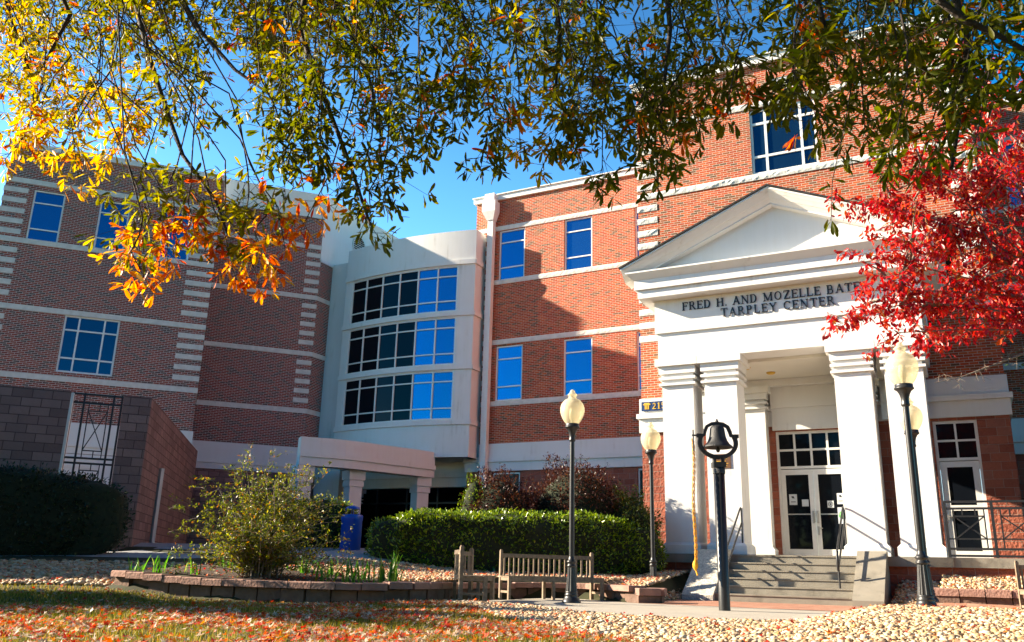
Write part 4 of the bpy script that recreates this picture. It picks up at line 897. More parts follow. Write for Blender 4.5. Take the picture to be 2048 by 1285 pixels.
# ------------------------------------------------------------------ low block planter walls
def off_line(P, d):
    P = [Vector(p) for p in P]; out = []
    for i, p in enumerate(P):
        t = (P[min(i+1, len(P)-1)]-P[max(i-1, 0)]).normalized(); n = Vector((t.y, -t.x)); out.append(p+n*d)
    return out
def resample(P, step):
    P = [Vector(p) for p in P]; out = [P[0].copy()]; acc = 0
    for a, b in zip(P[:-1], P[1:]):
        l = (b-a).length; d = step-acc
        while d <= l: out.append(a+(b-a)*(d/l)); d += step
        acc = l-(d-step)
    return out
def smoothline(P, n=6):
    P = [Vector(p) for p in P]; out = []
    for k in range(len(P)-1):
        p0, p1, p2, p3 = P[max(k-1, 0)], P[k], P[k+1], P[min(k+2, len(P)-1)]
        for i in range(n):
            f = i/n; out.append(.5*((2*p1)+(-p0+p2)*f+(2*p0-5*p1+4*p2-p3)*f*f+(-p0+3*p1-3*p2+p3)*f**3))
    out.append(P[-1]); return out

def block_course(mb, pts, z0f, z1f, dout, din, seed, gap=.008, jit=.012, wob=.0):
    """a row of individually jittered stones between resampled stations; outside = right of travel"""
    r = np.random.default_rng(seed)
    for a, b in zip(pts[:-1], pts[1:]):
        t = (b-a).normalized(); n = Vector((t.y, -t.x)); a2, b2 = a+t*gap, b-t*gap
        j = r.normal()*jit; z0, z1 = z0f((a+b)/2), z1f((a+b)/2); dz = r.normal()*.003
        fo = dout+j
        c = [a2+n*fo, b2+n*fo, b2-n*din, a2-n*din]
        ch = .014
        c2 = [a2+t*ch+n*(fo-ch), b2-t*ch+n*(fo-ch), b2-t*ch-n*(din-ch), a2+t*ch-n*(din-ch)]
        zc = z1-ch+dz
        low = [(p.x, p.y, z0) for p in c]; mid = [(p.x, p.y, zc) for p in c]; top = [(p.x, p.y, z1+dz) for p in c2]
        mb.hexa(low, mid); 
        k = len(mb.v); mb.v += mid+top
        for i in range(4): mb.f.append((k+i, k+(i+1) % 4, k+4+(i+1) % 4, k+4+i)); mb.m.append(mb.mi); mb.sm.append(False)
        mb.f.append((k+4, k+5, k+6, k+7)); mb.m.append(mb.mi); mb.sm.append(False)

def capz(p): return .275 + .10*float(sst(-11.0, -13.6, p.x)) + .03*float(sst(-8.4, -8.0, p.x))
pl = thing('planter_wall', 'low curved planter wall of reddish split blocks with a paler cap, sweeping from the lawn round behind the benches', 'planter wall', (-8, 11.7, 0))
RS = smoothline(RET[:-1]) ; RS.append(Vector(RET[-1]))
st_ = resample(RS, .40); st2 = resample(RS, .205*2)
mb = MB(); block_course(mb, st_, lambda p: capz(p)-.105, capz, .07, .27, 5, gap=.003, jit=.006); mb.build('cap_course', CAPST, pl)
mb = MB(); block_course(mb, [RS[0]]+resample(RS, .43)[1:], lambda p: -.1, lambda p: capz(p)-.11, -.03, .2, 6, gap=.014, jit=.018); mb.build('block_course', WALLST, pl)
e = MB()
E0 = Vector((-5.55, 15.75)); E1 = Vector((-5.22, 16.05))
block_course(e, [E0+Vector((.0, .0)), E1, Vector((-5.35, 16.6))], lambda p: .14, lambda p: .27, .12, .25, 8); e.build('cap_course', CAPST, pl)
e = MB(); block_course(e, [E0, E1, Vector((-5.35, 16.6))], lambda p: -.1, lambda p: .135, .07, .2, 9); e.build('block_course', WALLST, pl)
pr = thing('planter_wall', 'short straight planter wall of reddish blocks right of the entrance steps', 'planter wall', (.5, 18.8, 0))
P2 = [Vector((-.78, 19.3)), Vector((-.74, 18.82))] ; P3 = resample([Vector((-.74, 18.80)), Vector((7.2, 18.78))], .43)
mb = MB(); block_course(mb, P3, lambda p: .26, lambda p: .40, .045, .27, 15); block_course(mb, [Vector((-.78, 19.5)), Vector((-.78, 19.1))], lambda p: .26, lambda p: .40, .045, .27, 16); mb.build('cap_course', CAPST, pr)
mb = MB(); block_course(mb, P3, lambda p: -.1, lambda p: .26, -.01, .2, 17); block_course(mb, [Vector((-.74, 19.5)), Vector((-.74, 19.0))], lambda p: -.1, lambda p: .26, -.01, .2, 16); mb.build('block_course', WALLST, pr)

# planter soil (over the ground sheet) and gravel beds
def zone_sheet(name, P, mat, dz, step=.2, kind='structure'):
    xs = [p[0] for p in P]; ys = [p[1] for p in P]
    gx = np.arange(min(xs), max(xs)+step, step); gy = np.arange(min(ys), max(ys)+step, step)
    X, Y = np.meshgrid(gx, gy); D = poly_dist(X, Y, P); Z = hz(X, Y)+dz
    mb = MB(); idx = {}
    for j in range(len(gy)-1):
        for i in range(len(gx)-1):
            if min(D[j, i], D[j+1, i], D[j, i+1], D[j+1, i+1]) > -.02:
                q = []
                for jj, ii in ((j, i), (j, i+1), (j+1, i+1), (j+1, i)):
                    if (jj, ii) not in idx: idx[(jj, ii)] = len(mb.v); mb.v.append((gx[ii], gy[jj], Z[jj, ii]))
                    q.append(idx[(jj, ii)])
                mb.f.append(tuple(q)); mb.m.append(0); mb.sm.append(True)
    return tag(mb.build(name, mat), kind=kind)
BED = [(-12.95, 10.9), (-12.0, 10.95), (-10.9, 11.1), (-9.6, 11.35), (-8.75, 11.6), (-8.25, 12.0), (-8.15, 12.5), (-8.35, 13.2), (-9.0, 13.6), (-10.4, 13.2), (-12.0, 13.0), (-13.4, 12.4)]
zone_sheet('planter_soil', BED, SOIL, .02, .15)

GR1 = [(-7.75, 12.55), (-6.4, 11.3), (-5.0, 9.3), (-3.6, 7.75), (-2.5, 6.9), (-1.6, 5.8), (-1.2, 4.6), (2.2, 4.6), (2.2, 13.6), (-.2, 13.75), (-1.3, 13.3), (-1.9, 11.2), (-3.1, 10.35), (-4.6, 10.9), (-6.0, 12.2), (-7.5, 12.75)]
GR1B = [(-4.6, 15.0), (-4.7, 14.2), (-5.9, 12.6), (-7.4, 12.6), (-6.8, 13.3), (-5.6, 14.4)]
GR2 = [(-27, 7.0), (-20.5, 8.6), (-16.8, 11.7), (-13.9, 13.3), (-13.25, 12.0), (-13.3, 10.65), (-14.4, 9.6), (-17.5, 8.2), (-22, 4.5)]
GR3 = [(-13.3, 12.6), (-10.4, 13.3), (-8.6, 13.7), (-8.85, 15.0), (-8.5, 16.4), (-7.2, 17.15), (-6.4, 16.75), (-5.7, 16.3), (-5.7, 20.6), (-7.0, 20.8), (-9.5, 19.2), (-9.3, 17.6), (-12.6, 15.0), (-14.0, 13.4)]
GR4 = [(-1.6, 19.1), (-.75, 19.05), (3.2, 19.05), (3.2, 20.66), (-1.6, 20.66)]
PEBM = [(0, (.25, .14, .07)), (.16, (.50, .35, .19)), (.34, (.60, .50, .36)), (.50, (.50, .23, .06)), (.64, (.62, .54, .41)), (.82, (.54, .36, .16)), (1, (.32, .23, .15))]
def pebmat():
    m, t, b = nt('river_pebbles')
    g = N(t, 'ShaderNodeNewGeometry'); rp = ramp(t, PEBM); L(t, g.outputs['Random Per Island'], rp.inputs[0])
    L(t, rp.outputs[0], b.inputs['Base Color']); b.inputs['Roughness'].default_value = .6
    return m
PEB = pebmat()
GBED = plain('gravel_bed', (.26, .18, .11), 1, .5, 30, 1.0, 25)
for i, g in enumerate((GR1, GR2, GR3, GR4)): zone_sheet('gravel_bed', g, GBED, .016, .15)

def ico():
    t = (1+5**.5)/2
    v = np.array([(-1, t, 0), (1, t, 0), (-1, -t, 0), (1, -t, 0), (0, -1, t), (0, 1, t), (0, -1, -t), (0, 1, -t), (t, 0, -1), (t, 0, 1), (-t, 0, -1), (-t, 0, 1)], float)
    v /= np.linalg.norm(v[0])
    f = [(0, 11, 5), (0, 5, 1), (0, 1, 7), (0, 7, 10), (0, 10, 11), (1, 5, 9), (5, 11, 4), (11, 10, 2), (10, 7, 6), (7, 1, 8), (3, 9, 4), (3, 4, 2), (3, 2, 6), (3, 6, 8), (3, 8, 9), (4, 9, 5), (2, 4, 11), (6, 2, 10), (8, 6, 7), (9, 8, 1)]
    return v, f
def scatter(P, dens, dmin=0):
    xs = [p[0] for p in P]; ys = [p[1] for p in P]; A = (max(xs)-min(xs))*(max(ys)-min(ys)); n = int(A*dens)
    x = rng.uniform(min(xs), max(xs), n); y = rng.uniform(min(ys), max(ys), n); k = poly_dist(x, y, P) > dmin
    return x[k], y[k]
iv, if_ = ico()
PX, PY, PS = [], [], []
for g, dn, sz in ((GR1, 900, .0195), (GR2, 330, .032), (GR3, 450, .025), (GR4, 420, .024)):
    x, y = scatter(g, dn); PX.append(x); PY.append(y); PS.append(np.full(len(x), sz))
x = np.concatenate(PX); y = np.concatenate(PY); s = np.concatenate(PS)*(.55+1.5*rng.random(len(x))**2.0)
inview = (x > -30)
z = hz(x, y)+.012+rng.uniform(0, .022, len(x))
scl = np.stack([s*rng.uniform(.9, 1.5, len(x)), s*rng.uniform(.8, 1.1, len(x)), s*rng.uniform(.45, .8, len(x))], 1)
rot = np.einsum('nij,njk->nik', yaw(rng.uniform(0, 6.28, len(x))), frames(np.stack([np.ones(len(x)), rng.normal(0, .25, len(x)), rng.normal(0, .25, len(x))], 1), np.tile([0., 0, 1], (len(x), 1))+rng.normal(0, .2, (len(x), 3))))
tag(bulk('gravel', iv, if_, np.stack([x, y, z], 1), rot, scl, PEB, smooth=True), kind='stuff')

# ------------------------------------------------------------------ lawn: grass blades and fallen leaves
LAWN = [(-26, 1), (-22, 4.4), (-17.5, 8.1), (-14.4, 9.5), (-13.35, 10.4), (-12.6, 10.5), (-12.0, 10.57), (-10.9, 10.70), (-9.6, 10.93), (-8.64, 11.15), (-7.95, 11.7), (-7.62, 12.3), (-6.4, 11.25), (-5.0, 9.25), (-3.6, 7.7), (-2.5, 6.85), (-1.6, 5.75), (-1.2, 4.2), (-2, 2.4), (-12, 1)]
x, y = scatter(LAWN, 1500); D = -.465*x+.885*y
k = (D > 4.6) & (rng.random(len(x)) < np.clip(9.5/np.maximum(D, 1)-.12, .22, 1)) & (x > -24)
x, y, D = x[k], y[k], D[k]; n = len(x)
bv = np.array([(0, -.5, 0), (0, .5, 0), (.10, .35, .55), (.10, -.35, .55), (.38, 0, 1.)]); bf = [(0, 1, 2, 3), (3, 2, 4)]
h = rng.uniform(.03, .075, n)*(.7+.5*rng.random(n)); w = rng.uniform(.004, .007, n)*np.clip(D/8, 1, 1.7)
GRASS = leafmat('lawn_grass', [(0, (.05, .075, .008)), (.3, (.12, .13, .012)), (.5, (.22, .19, .020)), (.75, (.36, .26, .035)), (1, (.48, .35, .13))], .35, .6, spec=.2)
tag(bulk('grass', bv, bf, np.stack([x, y, hz(x, y)-.002], 1), yaw(rng.uniform(0, 6.28, n)), np.stack([h*rng.uniform(.3, 1.3, n), w, h], 1), GRASS), kind='stuff')

def maple():
    """a five-lobed leaf, slightly cupped"""
    o = []
    for k, (a, r) in enumerate([(0, 1), (18, .45), (48, .86), (78, .38), (108, .62), (150, .30), (180, .22), (210, .30), (252, .62), (282, .38), (312, .86), (342, .45)]):
        o.append((r*math.cos(R(a))*.5, r*math.sin(R(a))*.5, .16*r*r*abs(math.sin(R(a*1.5+20)))))
    v = [(0, 0, .0)]+o; f = [(0, i+1, (i+1) % 12+1) for i in range(12)]
    return np.array(v), f
mv, mf = maple()
LX, LY, LZ, TN = [], [], [], []
x, y = scatter(LAWN, 520); D = -.465*x+.885*y
pt_ = np.sin(x*2.1+y*1.3)*np.sin(y*1.7-x*.6)+.5*np.sin(x*5.3-y*3.1)*np.sin(y*4.7+x*2.9)
pr_ = np.clip(.20+.80*sst(-11.0, -6.0, x), 0, 1)*np.clip(1.35-.04*D, .25, 1)*np.clip(.62+.9*pt_, .12, 1)
k = (D > 4.6) & (rng.random(len(x)) < pr_) & (x > -24)
LX.append(x[k]); LY.append(y[k]); LZ.append(np.full(k.sum(), .035))
for g, dn, dz in ((GR1, 30, .045), (GR2, 45, .05), (GR3, 120, .05), (GR4, 120, .05), (BED, 55, .03)):
    x, y = scatter(g, dn); LX.append(x); LY.append(y); LZ.append(np.full(len(x), dz))
x = np.concatenate(LX); y = np.concatenate(LY); dz = np.concatenate(LZ); n = len(x)
tone = rng.random(n)**.9
FALL = leafmat('fallen_maple_leaves', [(0, (.45, .010, .004)), (.24, (.62, .035, .005)), (.42, (.75, .13, .008)), (.52, (.70, .28, .03)), (.55, (.34, .12, .05)), (.66, (.60, .45, .32)), (.80, (.70, .60, .48)), (.92, (.50, .36, .24)), (1, (.22, .10, .05))], .3, .5)
sc = .042+.075*rng.random(n)**1.7; tilt = rng.normal(0, .35, (n, 3)); tilt[:, 2] = 1
rot = np.einsum('nij,njk->nik', yaw(rng.uniform(0, 6.28, n)), frames(np.tile([1., 0, 0], (n, 1))+rng.normal(0, .25, (n, 3)), tilt))
tag(bulk('fallen_leaves', mv, mf, np.stack([x, y, hz(x, y)+dz+rng.uniform(-.01, .02, n)], 1), rot, np.stack([sc, sc*rng.uniform(.6, 1.1, n), sc*rng.uniform(.5, 2.2, n)], 1), FALL), kind='stuff')

# ------------------------------------------------------------------ tall block walls, gate grille
F6 = Fr((-nL*22.43).to_tuple()[:2], (dL.x, dL.y), (nL.x, nL.y))
def cap_block(t, fr, u0, u1, z0, z1, th):
    mb = MB(); fr.box(mb, u0, u1, -th, 0, z0, z1); return mb.build('wall_body', CMU, t)
t = thing('block_wall', 'tall weathered block wall behind the dark hedge, running out of the left edge', 'wall', F6.p(-3.5, 0, .8)); cap_block(t, F6, -19, -2.77, .3, 4.34, .32)
mb = MB(); F6.box(mb, -2.77, -2.71, -.30, -.02, .5, 4.30); mb.build('white_jamb', WHITE, t)
t = thing('block_wall', 'tall block pier and wall slanting back beside the iron grille', 'wall', F6.p(-1.3, 0, .8))
p0, p1 = Vector(F6.p(-1.62, 0, 0)), Vector(F6.p(-1.0, 0, 0)); q1 = Vector((-24.3, 22.3, 0)); dd = (q1-p1).normalized(); nn = Vector((dd.y, -dd.x, 0))
q0 = q1 - nn*.32; pin = p1 + dd*.35 - nn*.32
mb = MB(); mb.hexa([(*p.to_tuple()[:2], .3) for p in (p0, p1, q1, q0, pin, p0+dd*.35)], [(*p.to_tuple()[:2], 4.34) for p in (p0, p1, q1, q0, pin, p0+dd*.35)]); mb.build('wall_body', CMU, t)
t = thing('iron_grille', 'black iron grille of squares and diagonals between two block walls', 'grille', F6.p(-2.2, -.1, .9))
def bar(mb, fr, a, b, w=.03, d=-.12):
    """flat bar between (u,z) points"""
    v = Vector((b[0]-a[0], b[1]-a[1])).normalized(); n = Vector((-v.y, v.x))*w/2
    pts = [(a[0]+n.x, a[1]+n.y), (a[0]-n.x, a[1]-n.y), (b[0]-n.x, b[1]-n.y), (b[0]+n.x, b[1]+n.y)]
    mb.prism([fr.p(u, d, z) for u, z in pts], tuple(Vector(fr.n)*-w))
mb = MB(); U0, U1 = -2.72, -1.64
for u in (U0, U0+.24, U1-.20, U1-.02): bar(mb, F6, (u, .9), (u, 4.34), .045)
for z in (4.31, 4.10, 2.80, 2.70-.02): bar(mb, F6, (U0, z), (U1, z), .045, -.115)
mb.build('frame_bars', IRON, t)
mb = MB()
for za, zb in ((2.98, 3.92), (1.6, 2.52)):
    a, b = U0+.36, U1-.30
    for p, q in (((a, za), (b, za)), ((a, zb), (b, zb)), ((a, za), (a, zb)), ((b, za), (b, zb))): bar(mb, F6, p, q, .025)
    bar(mb, F6, (a, za), (b, zb), .022, -.10); bar(mb, F6, (a, zb), (b, za), .022, -.14)
    for u in (U0+.36, U0+.60, U1-.30): bar(mb, F6, (u, zb), (u, 4.1 if za > 2.9 else 2.7), .022, -.13); bar(mb, F6, (u, za), (u, 2.8 if za > 2.9 else .9), .022, -.13)
mb.build('diagonal_pattern', IRON, t)
t = thing('drain_pipe', 'slim pale pipe standing against the slanting block wall', 'pipe', (-19.3, 16.6, .8))
b0 = p1+dd*2.6+nn*.05
mb = MB(); mb.box(b0.x-.04, b0.x+.06, b0.y-.05, b0.y+.05, .85, 2.9); mb.box(b0.x-.07, b0.x+.09, b0.y-.08, b0.y+.08, .85, .95); mb.build('pipe', GREYW, t)

# ------------------------------------------------------------------ leaves
ov = np.array([(0, 0, 0), (.25, -.16, .03), (.25, .16, .03), (.6, -.22, .02), (.6, .22, .02), (.9, -.1, -.03), (.9, .1, -.03), (1, 0, -.06), (.3, 0, -.03), (.62, 0, -.05)])
of = [(0, 1, 8), (0, 8, 2), (1, 3, 9, 8), (8, 9, 4, 2), (3, 5, 7, 9), (9, 7, 6, 4)]          # broad oval, folded at the rib
kv = np.array([(0, 0, 0), (.35, -.075, .02), (.35, .075, .02), (.68, -.125, .0), (.68, .125, .0), (.88, -.09, -.04), (.88, .09, -.04), (1, 0, -.09), (.4, 0, -.025), (.7, 0, -.05)])
kf = of                                                                                      # long oak leaf, widest near the tip

def leaf_cloud(name, pos, outd, size, mat, parent, tone=None, spread=.8, droop=0., proto=(ov, of)):
    n = len(pos); d = outd+rng.normal(0, spread, (n, 3)); d[:, 2] -= droop
    up = np.tile([0., 0, 1], (n, 1))+rng.normal(0, .6, (n, 3))+outd*.5
    s = size*rng.uniform(.7, 1.25, n)
    return bulk(name, proto[0], proto[1], pos, frames(d, up), np.stack([s, s*rng.uniform(.8, 1.1, n), s], 1), mat, parent, tone)

HEDGE = leafmat('hedge_leaves', [(0, (.055, .10, .007)), (.4, (.13, .21, .012)), (.75, (.23, .33, .018)), (1, (.38, .42, .035))], .30, .25, spec=.7)
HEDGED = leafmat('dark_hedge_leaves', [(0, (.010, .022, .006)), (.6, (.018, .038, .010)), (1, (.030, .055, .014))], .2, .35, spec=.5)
HCORE = plain('hedge_inner_twigs', (.018, .022, .008), 1, .5, 12)
def hedge_thing(name, label, a, b, half, z0a, z0b, z1a, z1b, nleaf, size, mat, seed, power=3.2, lump=.06):
    """clipped hedge along a..b: rounded box section with lumps, leaf cloud over a twiggy core"""
    r = np.random.default_rng(seed); a, b = Vector((*a, 0)), Vector((*b, 0)); d = (b-a); Ln = d.length; d.normalize(); n = Vector((d.y, -d.x, 0))
    t = thing(name, label, 'hedge', (*((a+b)/2).to_tuple()[:2], (z0a+z0b)/2))
    def surf(th, ph, k=1.):
        # superellipsoid in (along, across, up)
        c, s = np.cos(ph), np.sin(ph); ct, st = np.cos(th), np.sin(th); e = 2/power
        f = lambda v: np.sign(v)*np.abs(v)**e
        u, v, w = f(c)*f(ct), f(c)*f(st), f(s)
        lm = 1+lump*(np.sin(u*11+seed)*np.cos(w*5+v*4)+.7*np.sin(u*23+v*9)+.5*np.sin(w*13+u*7))
        u2 = (u*.5+.5); X = Ln/2+u*(Ln/2-(1-k)*half)*(1+.10*(lm-1)); V = v*half*k*lm; z0 = z0a+(z0b-z0a)*u2; z1 = z1a+(z1b-z1a)*u2
        Wz = z0+(z1-z0)*(w*.5*k*(1+.8*(lm-1))+.5)
        P = np.stack([a.x+d.x*X+n.x*V, a.y+d.y*X+n.y*V, Wz], -1); Nn = np.stack([d.x*u+n.x*v, d.y*u+n.y*v, w], -1)
        return P, Nn
    th, ph = np.meshgrid(np.linspace(-PI, PI, 61), np.linspace(-PI/2, PI/2, 25)); P, _ = surf(th, ph, .93)
    mb = MB(); mb.smooth = True; mb.grid([[tuple(q) for q in row] for row in P]); mb.build('inner_twigs', HCORE, t)
    th = r.uniform(-PI, PI, nleaf*2); ph = np.arcsin(r.uniform(-.75, 1, nleaf*2))
    # even out: superellipsoid parametrisation bunches at corners, so sample a box surface instead
    k = nleaf; A1 = Ln*(z1a-z0a); A2 = Ln*half*2; A3 = half*2*(z1a-z0a); w_ = np.array([A1, A1, A2, A3, A3]); w_ /= w_.sum(); face = r.choice(5, k, p=w_)
    U, V, Wv = r.uniform(-1, 1, k), r.uniform(-1, 1, k), r.uniform(-1, 1, k)
    V = np.where(face == 0, 1, np.where(face == 1, -1, V)); Wv = np.where(face == 2, 1, Wv); U = np.where(face == 3, 1, np.where(face == 4, -1, U))
    m = (np.abs(U)**power+np.abs(V)**power+np.abs(Wv)**power)**(1/power)
    # along axis scaled so corners stay tight
    U /= m; V /= m; Wv /= m
    lm = 1+lump*(np.sin(U*11+seed)*np.cos(Wv*5+V*4)+.7*np.sin(U*23+V*9)+.5*np.sin(Wv*13+U*7)); kk = r.uniform(.90, 1.04, k)+(r.random(k) < .05)*r.uniform(.02, .12, k)
    X = Ln/2+U*(Ln/2+(kk-1)*half)*(1+.10*(lm-1)); VV = V*half*lm*kk; u2 = U*.5+.5; z0 = z0a+(z0b-z0a)*u2; z1 = z1a+(z1b-z1a)*u2
    Wz = z0+(z1-z0)*(Wv*.5*kk*(1+.8*(lm-1))+.5)
    pos = np.stack([a.x+d.x*X+n.x*VV, a.y+d.y*X+n.y*VV, Wz], 1); nn_ = np.stack([d.x*U**3+n.x*V**3, d.y*U**3+n.y*V**3, Wv**3], 1); nn_ /= np.linalg.norm(nn_, axis=1, keepdims=True)+1e-9
    leaf_cloud('leaves', pos, nn_*.9+np.array([0, 0, .25]), size, mat, t)
    return t
hedge_thing('clipped_hedge', 'long sunlit green clipped hedge behind the wooden benches', (-12.15, 16.40), (-6.55, 20.35), .70, .35, .20, 1.74, 1.82, 17000, .078, HEDGE, 3, power=3.6, lump=.075)
hedge_thing('clipped_hedge', 'dark clipped hedge beside the blue litter bin', (-15.6, 17.0), (-13.75, 18.1), .6, .75, .75, 2.10, 2.12, 3500, .065, HEDGE, 5)
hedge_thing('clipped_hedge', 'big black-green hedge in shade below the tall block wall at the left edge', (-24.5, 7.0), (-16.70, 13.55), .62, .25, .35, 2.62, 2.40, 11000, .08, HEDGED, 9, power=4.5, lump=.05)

# ------------------------------------------------------------------ loose shrubs
def shrub(name, label, c, rx, ry, rz, n, size, mat, spikes=0, seed=1, cat='shrub', group=None, flat=.3):
    r = np.random.default_rng(seed); t = thing(name, label, cat, (c[0], c[1], c[2]), group)
    d = r.normal(size=(n, 3)); d /= np.linalg.norm(d, axis=1, keepdims=True); d[:, 2] = np.abs(d[:, 2])*1.0-.25*(r.random(n) < .4)
    lm = 1+.16*np.sin(d[:, 0]*7+seed)*np.cos(d[:, 1]*6+seed*2)+.12*np.sin(d[:, 2]*11+d[:, 0]*5)
    k = (r.random(n)**.22)*lm
    pos = np.stack([c[0]+d[:, 0]*rx*k, c[1]+d[:, 1]*ry*k, c[2]+rz*.35+d[:, 2]*rz*.65*k], 1)
    cm = MB(); cm.smooth = True; cm.grid([[(c[0]+math.cos(a)*math.cos(e_)*rx*.78, c[1]+math.sin(a)*math.cos(e_)*ry*.78, c[2]+rz*.38+math.sin(e_)*rz*.50) for a in np.linspace(0, 2*PI, 17)] for e_ in np.linspace(-PI/2, PI/2, 9)]); cm.build('inner_twigs', HCORE, t)
    mb = MB()
    for i in range(26):
        q = pos[r.integers(n)]; b = Vector((c[0]+r.normal()*.12, c[1]+r.normal()*.12, c[2]-.05)); e = Vector(q); m = (b+e)/2+Vector((r.normal()*.08, r.normal()*.08, .12))
        mb.tube([b, m, e], [.012, .008, .004], 5)
    if spikes:
        for i in range(spikes):
            a = r.uniform(0, 6.28); rr = r.uniform(.1, .95); b = Vector((c[0]+math.cos(a)*rx*rr*.8, c[1]+math.sin(a)*ry*rr*.8, c[2]+rz*(.6+.3*(1-rr)))); e = b+Vector((math.cos(a)*.22*rr+r.normal()*.06, math.sin(a)*.2*rr, r.uniform(.3, .62)))
            mb.tube([b, (b+e)/2+Vector((0, 0, .05)), e], [.006, .005, .003], 4)
            m_ = 10; f = r.uniform(.2, 1, m_); ps = np.array([[b.x+(e.x-b.x)*q, b.y+(e.y-b.y)*q, b.z+(e.z-b.z)*q] for q in f])+r.normal(0, .02, (m_, 3)); pos = np.concatenate([pos, ps]); d = np.concatenate([d, r.normal(size=(m_, 3))])
    mb.build('stems', BARK, t)
    leaf_cloud('leaves', pos, d, size, mat, t)
    return t
MAROON = leafmat('maroon_leaves', [(0, (.030, .009, .009)), (.5, (.055, .016, .012)), (.8, (.09, .028, .014)), (1, (.16, .06, .018))], .35, .4)
OLIVE = leafmat('olive_leaves', [(0, (.03, .055, .008)), (.5, (.06, .09, .012)), (.85, (.11, .12, .015)), (1, (.22, .12, .02))], .35, .4)
shrub('maroon_shrub', 'dark maroon shrub below the white downpipe, with a green top left side', (-10.25, 19.05, .75), 1.0, .8, 2.15, 9000, .070, MAROON, 20, 2)
shrub('maroon_shrub', 'wide maroon shrub with tall shoots under the small basement window', (-8.6, 20.0, .75), 1.4, .9, 2.45, 14000, .070, MAROON, 46, 4)
shrub('green_shrub', 'olive green shrub behind the right end of the long hedge', (-7.25, 20.1, .7), .72, .6, 1.75, 6500, .070, OLIVE, 6, 6)
shrub('green_shrub', 'small bright green shrub poking above the left of the maroon shrubs', (-10.75, 18.75, .9), .42, .4, 1.95, 2500, .05, HEDGE, 0, 12)

def arching_bush():
    t = thing('arching_bush', 'airy yellow-green bush with arching stems in the round planter', 'bush', (-11.0, 11.75, .25))
    r = np.random.default_rng(21); mb = MB(); P, Dd = [], []
    for i in range(130):
        a = r.uniform(0, 2*PI); reach = r.uniform(.12, 1.72)**1.0; H = r.uniform(.8, 2.35)*(1-.26*(reach/1.5)**2)
        b = Vector((-11.0+r.normal()*.16, 11.75+r.normal()*.14, .2)); pts = []
        ax = Vector((math.cos(a), math.sin(a), 0)); n = 9; cv = r.normal()*.25
        for k in range(n):
            f = k/(n-1); q = b+ax*(reach*f**1.45)+Vector((-ax.y, ax.x, 0))*cv*f*f*.6+Vector((0, 0, H*(f**.9)-.28*reach*f**3)); pts.append(q)
        mb.tube(pts, [.011-.0085*k/(n-1) for k in range(n)], 5)
        for k in range(2, n):
            for s_ in range(3 if k < n-2 else 2):
                q = pts[k]; o = Vector((r.normal(), r.normal(), r.normal()*.5+.25)).normalized()*r.uniform(.10, .34); e = q+o
                mb.tube([q, e], [.0035, .002], 4, cap=False)
                m_ = 9; f = r.uniform(.15, 1.05, m_)[:, None]; P.append(np.array(q)[None]*(1-f)+np.array(e)[None]*f+r.normal(0, .022, (m_, 3))); Dd.append(np.tile(np.array(o.normalized()), (m_, 1)))
    mb.build('stems', TWIG, t)
    P = np.concatenate(P); Dd = np.concatenate(Dd); print('bush leaves', len(P))
    BUSH = leafmat('bush_leaves', [(0, (.05, .08, .008)), (.4, (.12, .15, .012)), (.72, (.24, .25, .022)), (.88, (.36, .30, .04)), (.95, (.42, .16, .02)), (1, (.20, .07, .01))], .45, .4, spec=.5)
    leaf_cloud('leaves', P, Dd, .052, BUSH, t, spread=.7)
arching_bush()

# iris fans in the planter: every clump its own plant
IRISM = leafmat('iris_leaves', [(0, (.035, .12, .012)), (.5, (.07, .22, .02)), (.9, (.16, .34, .04)), (1, (.40, .36, .12))], .45, .4)
IR = [(-13.06, 10.95, .26, 9, 'tall iris clump at the left tip of the planter'), (-12.5, 10.98, .22, 8, 'short broad iris clump second from the left tip'), (-11.95, 11.15, .22, 6, 'small iris clump near a pale stalk'),
      (-13.3, 12.3, .26, 7, 'iris clump at the back left of the planter by the path'), (-13.0, 12.75, .28, 11, 'iris clump just left behind the arching bush'), (-12.3, 12.35, .24, 10, 'bright iris clump touching the left of the bush'),
      (-11.2, 13.05, .2, 10, 'iris clump just right of the bush, back row'), (-10.85, 12.9, .22, 9, 'iris clump second right of the bush, back row'), (-10.55, 13.2, .24, 8, 'iris clump in the middle of the back row'),
      (-10.1, 12.6, .25, 7, 'iris clump in the middle of the bed right of the bush'), (-9.75, 12.0, .26, 6, 'low iris clump near the cap stones, middle'), (-9.35, 12.1, .28, 9, 'iris clump by the cap stones, right of the middle'),
      (-9.0, 12.0, .28, 9, 'iris clump near the cap stones towards the benches'), (-8.78, 12.35, .36, 14, 'tallest iris clump at the bench end of the planter'), (-9.2, 13.2, .34, 12, 'tall iris clump at the back right of the planter'), (-9.65, 12.9, .28, 8, 'iris clump before the leaf-strewn gravel')]
for i, (x_, y_, h_, nb, lab) in enumerate(IR):
    h_ *= 1.5; nb = int(nb*1.6)
    r = np.random.default_rng(50+i); z_ = hzf(x_, y_); mb = MB()
    for k in range(nb):
        a = r.uniform(0, 6.28); lean = r.uniform(.05, .75); H = h_*r.uniform(.45, 1.15); w_ = r.uniform(.010, .017)
        bx, by = x_+r.normal()*.085, y_+r.normal()*.07; sd = Vector((math.cos(a+1.4), math.sin(a+1.4), 0))*w_; ld = Vector((math.cos(a), math.sin(a), 0))
        rows = []
        for f, ww in ((0, .9), (.35, 1), (.7, .75), (.9, .4), (1, .04)):
            c_ = Vector((bx, by, z_))+ld*(lean*H*f**1.8)+Vector((0, 0, H*f-.1*lean*H*f*f)); rows.append([c_-sd*ww, c_+sd*ww])
        mb.smooth = True; mb.grid(rows)
    o = mb.build('iris_plant', IRISM); tag(o, lab, 'iris', 'iris clumps in the round planter')

